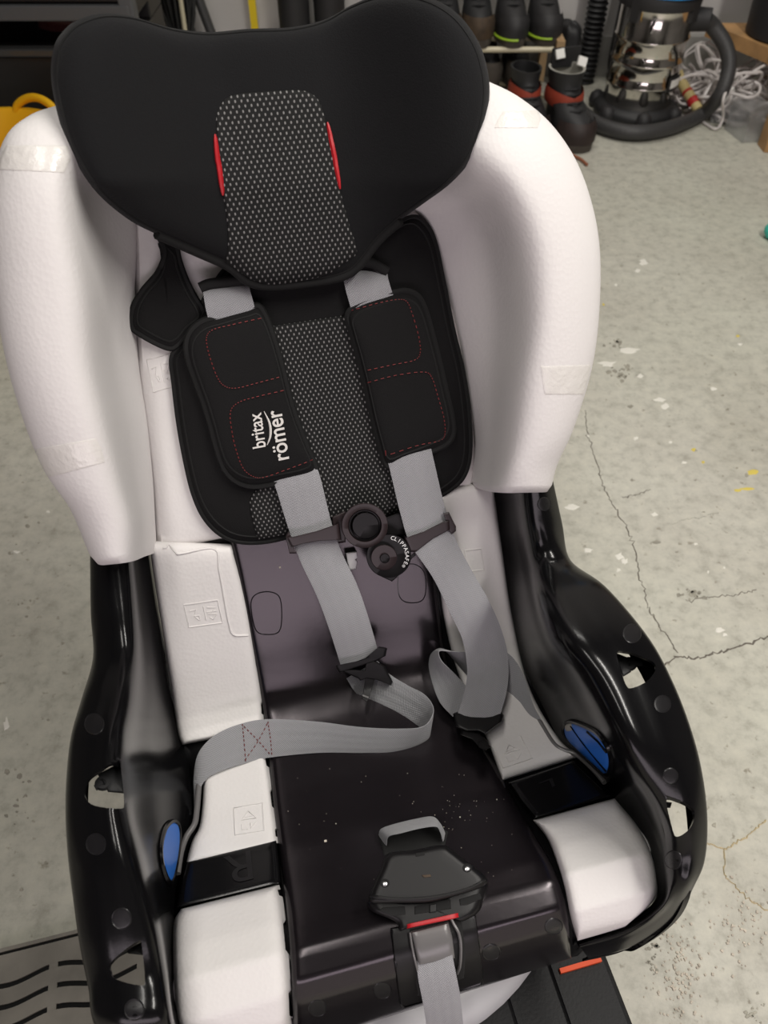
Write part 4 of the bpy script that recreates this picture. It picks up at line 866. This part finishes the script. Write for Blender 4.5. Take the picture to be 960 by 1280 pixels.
# --- boots: sole, upper, toe, shaft, laces; the toe points to the camera
def boot(name, x, y, z, rz, label, group, upm, toem, lime=False, h=.2, L=.27, wd=.1, red=None, tags=False, lacem='blk', shaft=.045, org=None):
    e = empty(name, (x, y, z), label, 'boot', group, rz=rz)
    def ring(cy, cz, ax, az, n=20, flat_=None, tilt=0):
        out = []
        for j in range(n):
            a = 2 * pi * j / n; py = cy + az * sin(a); out.append((ax * cos(a), py, cz + tilt * sin(a)))
        return out
    # sole: outline of a foot
    a = np.linspace(0, 2 * pi, 36, endpoint=False); fo = []
    for t in a:
        yy = -L / 2 * cos(t); xx = wd / 2 * (abs(sin(t)) ** .7) * (1 if sin(t) > 0 else -1) * (1.0 if yy < 0 else .80); fo.append((xx, yy))
    v = [(p[0], p[1], .001) for p in fo] + [(p[0] * 1.02, p[1] * 1.02, .022) for p in fo] + [(p[0] * .97, p[1] * .97, .028) for p in fo]
    mk('sole', v, gridf(3, 36, 0, True) + [tuple(range(36))[::-1], tuple(72 + j for j in range(36))], 'sole', e)
    # upper: rings climb from the sole outline to the collar
    rows = []
    for k, (tz, fy0, fy1, fx) in enumerate([(.024, -L * .49, L * .49, wd * .49), (.045, -L * .50, L * .49, wd * .51), (.065, -L * .485, L * .48, wd * .485), (.082, -L * .40, L * .465, wd * .45), (.098, -L * .22, L * .455, wd * .42), (.115, -L * .08, L * .45, wd * .40), (.14, -L * .02, L * .45, wd * .385), (h * .85, 0, L * .46, wd * .42), (h, -.004, L * .48, wd * .45)]):
        rows.append([(fx * cos(t) * (1 if sin(t) < 0 or k > 3 else .84), (fy0 + fy1) / 2 + (fy1 - fy0) / 2 * sin(t), tz) for t in np.linspace(0, 2 * pi, 28, endpoint=False)])
    inn = [[(p[0] * .86, p[1] * .93 + L * .016, p[2]) for p in rows[-1]], [(p[0] * .8, p[1] * .9 + L * .02, p[2] - h * .35) for p in rows[-1]]]
    A = np.array(rows); up = mk('upper', A.reshape(-1, 3), gridf(len(rows), 28, 0, True), upm, e)
    B = np.array([rows[-1]] + inn); mk('lining', B.reshape(-1, 3), gridf(3, 28, 0, True) + [tuple(56 + j for j in range(28))], 'lining' if tags else 'blk', e)
    tr = []
    for s_, zz in ((1.03, .024), (1.045, .045), (1.03, .063), (.9, .081)):
        tr.append([(wd * .5 * s_ * cos(t), -L * .22 + L * .285 * s_ * sin(t) * (1 if zz < .08 else .88) , zz) for t in np.linspace(pi, 2 * pi, 20)])
    T = np.array(tr); mk('toe_cap', T.reshape(-1, 3), gridf(4, 20), toem, e)
    for k in range(4):
        zz = .095 + (h * .8 - .095) * k / 3.5; yy = -L * .24 + L * .2 * min(1, k / 2.2); mb = MB(); mb.tube([(-wd * .2, yy + .012, zz), (0, yy - .006, zz + .006), (wd * .2, yy + .012, zz)], .0032, 6); mb.build('lace', lacem, e)
    if lime:
        mb = MB(); mb.tube([(-.006, -L * .10, .105), (-.004, -L * .06, .14), (.0, -L * .05, h * .9)], .0045, 6); mb.build('lime_lace_strip', 'lime', e)
        mb = MB(); mb.tube([(wd * .54 * cos(t), -L * .22 + L * .296 * sin(t), .022) for t in np.linspace(pi * 1.02, pi * 1.55, 16)], .0035, 6); mb.build('lime_welt', 'lime', e)
    if red:
        rr = []
        for zz, g_ in ((.078, 1.06), (.090, 1.12), (.110, 1.10), (.122, 1.02)): rr.append([((wd * .42 * g_) * cos(t), L * .2 + L * .275 * g_ * sin(t), zz - .012 * (1 + sin(t)) * 0 + .014 * abs(cos(t))) for t in np.linspace(0, 2 * pi, 28, endpoint=False)])
        mk('red_band', np.array(rr).reshape(-1, 3), gridf(4, 28, 0, True), red, e)
    if tags:
        for xx, yy, tz in ((-.014, L * .36, h + .028), (.046, L * .22, h + .012)): mb = MB(); mb.box((xx, yy, tz), (.028, .008, .026), np.array(Matrix.Rotation(-.5, 3, 'X') @ Matrix.Rotation(.35 if xx > 0 else -.1, 3, 'Y'))); mb.build('pull_tag', 'tag', e, smooth=False)
        mb = MB(); mb.box((.012, L * .40, h + .014), (.095, .008, .055)); mb.build('tongue', 'blk', e)
    return e
rz = .03; Zt = .1905
boot('work_boot', .194, 2.85, Zt, rz, 'worn brown toed work boot mostly hidden by the black headrest, on the top rail', 'boots on the shoe rack', 'blk', 'brown', L=.27, h=.19, wd=.104)
boot('work_boot', .298, 2.845, Zt, rz, 'worn brown toed work boot standing beside the lime trimmed boots', 'boots on the shoe rack', 'blk', 'brown', L=.27, h=.19, wd=.104)
boot('work_boot', .408, 2.85, Zt, rz + .02, 'black boot with long lime welt, next to the brown toed boot', 'boots on the shoe rack', 'blkmatt', 'blkmatt', True, L=.27, h=.19, wd=.104)
boot('work_boot', .517, 2.86, Zt, rz + .02, 'black boot with lime lace strip at the right end of the rack top', 'boots on the shoe rack', 'blkmatt', 'blkmatt', True, L=.26, h=.19, wd=.104)
for k, (x, l) in enumerate(((.345, 'dark low shoe on the lower rack rail, next to the black headrest'), (.445, 'dark low shoe on the lower rack rail, behind the red banded boots'))):
    boot('low_shoe', x, 2.865, .0535, .1, l, 'shoes on the lower rack rail', 'blk', 'sole', L=.25, h=.115, wd=.088)
b1 = boot('winter_boot', .575, 2.505, 0, .28, 'tall black winter boot with red band and white pull tags', 'red banded boots on the floor', 'blk', 'rbrown', red='bred', tags=True, L=.25, h=.185, wd=.122)
b2 = boot('winter_boot', .452, 2.545, 0, .2, 'black winter boot with red band, half hidden behind the white foam wing', 'red banded boots on the floor', 'blk', 'rbrown', red='bred', L=.24, h=.175, wd=.105)
mb = MB(); mb.tube([WZ(a, b, .006) for a, b in cr([(703, 183), (712, 180), (722, 176), (730, 178), (734, 185), (728, 188), (720, 182), (712, 188), (716, 194), (726, 199), (734, 206)], 60)], .0042, 6)
tag(mb.build('boot_lace', 'lace'), 'loose rust coloured lace trailing on the concrete before the boots', 'lace')
# --- rubber boot shafts by the wall, yellow rule, steel struts, dark stand
for k, (x, l) in enumerate(((-.305, 'black round canister against the wall, nearer the yellow rule'), (-.185, 'black round canister against the wall, further from the yellow rule'))):
    e = empty('canister', (x, 2.98, 0), l, 'canister', 'canisters by the wall'); c = (x, 2.98, 0)
    part('body', lathe(MB(), [(.045, .002), (.052, .006), (.053, .26), (.052, .30), (.056, .303), (.056, .325), (.053, .33), (.046, .331), (.046, .30)], c, 32), 'blkmatt', e)
    part('cap', lathe(MB(), [(.046, .29), (.044, .312), (.012, .316), (.010, .318)], c, 28), 'shell', e)
mb = MB(); mb.box((-.452, 3.04, .40), (.024, .012, .79)); part_o = mb.build('folding_rule', 'ruleyellow', smooth=False); tag(part_o, 'upright yellow rule leaning against the grey wall', 'rule')
def strut(p, q, r, label, m='rod'):
    e = empty('steel_tube', tuple(p), label, 'tube', 'dark steel tubes by the wall'); mb = MB(); mb.tube([p, q], r, 12); part('tube', mb, m, e)
    mb = MB(); d = (np.array(q) - np.array(p)); d /= np.linalg.norm(d); mb.tube([np.array(p), np.array(p) + d * .02], r * 1.25, 12); part('end_cap', mb, 'blk', e)
strut((-.56, 2.98, .02), (-.76, 3.03, .75), .017, 'thin dark steel tube leaning left on the wall, nearest the canisters')
strut((-.62, 2.93, .02), (-.78, 3.02, .72), .014, 'thin dark steel tube leaning left beside the dark twiggy stand')
strut((-.17, 3.055, .02), (.16, 3.058, .62), .017, 'dark steel tube leaning right, behind the canisters')
tw = empty('twig_stand', (-.70, 2.93, 0), 'dark twiggy bundle of thin stalks against the wall, beside the leaning steel tubes', 'bundle')
part('pot', lathe(MB(), [(.05, .002), (.06, .01), (.075, .14), (.078, .145), (.07, .145)], (-.70, 2.93, 0), 28), 'blk', tw)
r_ = np.random.default_rng(11)
for k in range(26):
    a = r_.uniform(0, 2 * pi); b = r_.uniform(.02, .055); h = r_.uniform(.35, .7); s = r_.uniform(.05, .17); P = cr([(-.70 + .3 * b * cos(a), 2.93 + .3 * b * sin(a), .10), (-.70 + b * cos(a) * 1.4, 2.93 + .7 * b * sin(a), h * .5), (-.70 + s * cos(a), 2.93 + .45 * s * sin(a), h)], 8)
    mb = MB(); mb.tube(P, .0055 if k % 5 else .009, 6); part('stalk', mb, 'blk', tw)
mb = MB(); mb.tube([(-.665, 2.89, .16), (-.655, 2.89, .5)], .008, 8); part('pale_clip', mb, 'rail', tw)
# --- tool cabinet, yellow tub
cx0, cx1, cy = -2.0, -.665, 2.20
cab = empty('tool_cabinet', ((cx0 + cx1) / 2, cy + .25, 0), 'black metal tool cabinet with a grey rail and an open tray', 'cabinet')
def cb(name, x0, x1, y0, y1, z0, z1, m, par=None, bev=.004):
    mb = MB(); mb.box(((x0 + x1) / 2, (y0 + y1) / 2, (z0 + z1) / 2), (x1 - x0, y1 - y0, z1 - z0)); p = par or cab; o = mb.build(name, m, p, smooth=False, org=cab.location); b = o.modifiers.new('b', 'BEVEL'); b.width = bev; b.segments = 2; return o
cb('cabinet_body', cx0, cx1, cy + .02, cy + .45, .03, .33, 'cab'); cb('upper_body', cx0, cx1 + .03, cy + .02, cy + .45, .40, .75, 'cab'); cb('back_board', cx0, cx1, cy + .30, cy + .45, .33, .40, 'cab')
cb('lower_door', cx0 + .02, cx1 - .02, cy, cy + .02, .04, .325, 'cab'); cb('tray_lip', cx0 + .01, cx1 - .005, cy - .012, cy + .02, .326, .345, 'cabshine')
cb('grey_rail', cx0, cx1 + .03, cy - .006, cy + .02, .405, .440, 'cabg'); cb('drawer_front', cx0, cx1 + .03, cy, cy + .02, .445, .60, 'cab'); cb('corner_post', cx1 + .005, cx1 + .04, cy - .004, cy + .04, .03, .75, 'cabg')
for x in (cx0 + .08, cx1 - .06): cb('foot', x - .03, x + .03, cy + .05, cy + .12, .001, .03, 'blk')
lump('maroon_cloth', (-.83, 2.31, .378), (.08, .05, .022), 'maroon', 'dark maroon cloth lying in the open tray of the black cabinet', 'cloth', 9, .7, .15).location = (0, 0, 0)
tb = empty('yellow_tub', (-.93, 1.80, 0), 'bright yellow flexible tub with looped handle behind the left foam wing', 'tub'); tc_ = (-.93, 1.80, -.012)
part('tub_wall', lathe(MB(), [(.15, .014), (.155, .014), (.205, .267), (.213, .274), (.213, .282), (.203, .282), (.198, .272), (.148, .018)], tc_, 56), 'yellow', tb)
for a0 in (66, 246):
    P = []
    for t in np.linspace(0, 1, 22):
        a = radians(a0 - 20 + 40 * t); P.append((tc_[0] + .207 * cos(a), tc_[1] + .207 * sin(a), tc_[2] + .275 + .036 * sin(pi * t) ** .6))
    mb = MB(); mb.tube(P, .0095, 10); part('handle', mb, 'yellow', tb)
# --- wooden shelf, bin on it
sh = empty('wooden_shelf', (1.4, 2.65, 0), 'low pine shelf board on square posts at the right edge', 'shelf')
v, f = prism([(1.085, 2.92), (1.205, 2.66), (1.215, 2.36), (1.95, 2.36), (1.95, 2.92)], .165, .205); part('board', MB().add(v, f), 'wood', sh, smooth=False)
for x, y in ((1.20, 2.42), (1.90, 2.42), (1.90, 2.86)): mb = MB(); mb.box((x, y, .082), (.06, .06, .162)); part('post', mb, 'wood', sh, smooth=False)
bn = empty('black_bin', (1.30, 2.80, .205), 'matt black bin standing on the pine shelf board', 'bin'); c = (1.315, 2.79, .205)
part('bin_wall', lathe(MB(), [(.135, .001), (.142, .006), (.155, .25), (.162, .255), (.16, .265), (.15, .26)], c, 44), 'blkmatt', bn)
for t in (250, 262):
    mb = MB(); mb.box((c[0] + .146 * cos(radians(t - 25)), c[1] + .146 * sin(radians(t - 25)), .205 + .04), (.007, .007, .012)); part('rivet', mb, 'cabg', bn)
# --- heap of white cables, a few loops on their own, a hand nozzle, clear boxes
r_ = np.random.default_rng(4); hm = MB()
def heap(k):
    cx, cy_, rad = r_.uniform(.98, 1.26), r_.uniform(2.62, 2.88), r_.uniform(.035, .085); tz = r_.uniform(.02, .10) * (1 - .5 * abs(cx - 1.12) / .16); pts = []; ph = r_.uniform(0, 6); q = r_.uniform(.4, 1.)
    tl = r_.normal(0, .5, 2)
    for t in np.linspace(0, 2 * pi * r_.uniform(.8, 1.6), 9): pts.append((cx + rad * cos(t + ph), cy_ + rad * q * sin(t + ph), min(.152, max(.006, tz + rad * (tl[0] * cos(t) + tl[1] * sin(t)) + r_.normal(0, .008)))))
    hm.tube(cr(pts, 42), r_.choice([.0035, .0045, .005]), 6)
for k in range(58): heap(k)
tag(hm.build('cable_heap', 'cable'), 'tangled heap of white cables under the pine shelf', 'cables', kind='stuff')
def cab_loop(pts, z, label, r=.0048):
    P = [WZ(a, b, zz) for (a, b), zz in zip(pts, z)]; mb = MB(); mb.tube(cr(P, 70), r, 8); tag(mb.build('white_cable', 'cable'), label, 'cable', 'single white cables beside the heap')
cab_loop([(905, 115), (920, 118), (935, 122), (947, 118), (950, 108), (943, 102)], [.10, .10, .10, .10, .11, .12], 'white cable end curling out of the heap in a wide open loop')
cab_loop([(922, 92), (912, 105), (904, 125), (904, 145), (899, 158), (893, 161), (884, 156), (878, 152)], [.15, .13, .10, .04, .01, .006, .006, .006], 'long white cable hanging down from the heap to the floor')
cab_loop([(862, 80), (868, 88), (868, 98), (866, 106)], [.12, .10, .08, .06], 'short white cable hooked over just right of the drum')
nzl = empty('hand_nozzle', tuple(WZ(862, 128, .05)), 'cream coloured hand nozzle with red bands beside the steel drum', 'nozzle')
A_, B_ = WZ(853, 105, .085), WZ(873, 138, .04)
for t0, t1, rr, m_ in ((0, .3, .0165, 'nozzle'), (.3, .38, .0175, 'nozred'), (.38, .6, .0165, 'nozzle'), (.6, .8, .0185, 'nozred'), (.8, 1, .0165, 'nozzle')):
    mb = MB(); mb.tube([A_ + (B_ - A_) * t0, A_ + (B_ - A_) * t1], rr, 14); part('grip' if m_ == 'nozzle' else 'red_band', mb, m_, nzl)
mb = MB(); mb.tube([A_, A_ + (A_ - B_) * .25 + np.array([0, 0, .02])], [.012, .008], 10); part('spout', mb, 'nozzle', nzl)
def cbox(c, s, rz_, label):
    e = empty('clear_box', (c[0], c[1], c[2]), label, 'box', 'clear plastic boxes', rz=rz_); x, y, z = s; t = .0025
    for nm, cc, ss in (('side_panel', (-x / 2, 0, z / 2), (t, y, z)), ('side_panel', (x / 2, 0, z / 2), (t, y, z)), ('end_panel', (0, -y / 2, z / 2), (x, t, z)), ('end_panel', (0, y / 2, z / 2), (x, t, z)), ('bottom', (0, 0, .002), (x, y, t)), ('lid', (0, 0, z + .003), (x + .012, y + .012, .006))):
        mb = MB(); mb.box(cc, ss); mb.build(nm, 'clear', e, smooth=False)
b = WZ(934, 172, 0); cbox((b[0] + .0, b[1] + .02, .001), (.085, .11, .085), .2, 'clear plastic box on the floor just left of the pine post')
b = WZ(912, 158, 0); cbox((b[0] + .0, b[1] + .06, .001), (.09, .09, .055), -.3, 'low clear plastic box behind, tucked under the cable heap')
mb = MB(); mb.box(WZ(900, 122, .07), (.085, .04, .022), np.array(Matrix.Rotation(.6, 3, 'Z') @ Matrix.Rotation(-.5, 3, 'Y'))); tag(mb.build('power_strip', 'tag', smooth=False), 'small white plug block lying on the heap of cables', 'plug block')
# --- teal object cut by the right edge
te = empty('teal_ball', tuple(WZ(964, 298, 0)), 'teal rounded toy on the concrete, cut off by the right edge of the photo', 'toy'); c = np.array(te.location)
part('shell', lathe(MB(), [(.004, .001), (.016, .004), (.024, .016), (.025, .026), (.019, .038), (.008, .045), (.001, .046)], c, 28), 'teal', te)
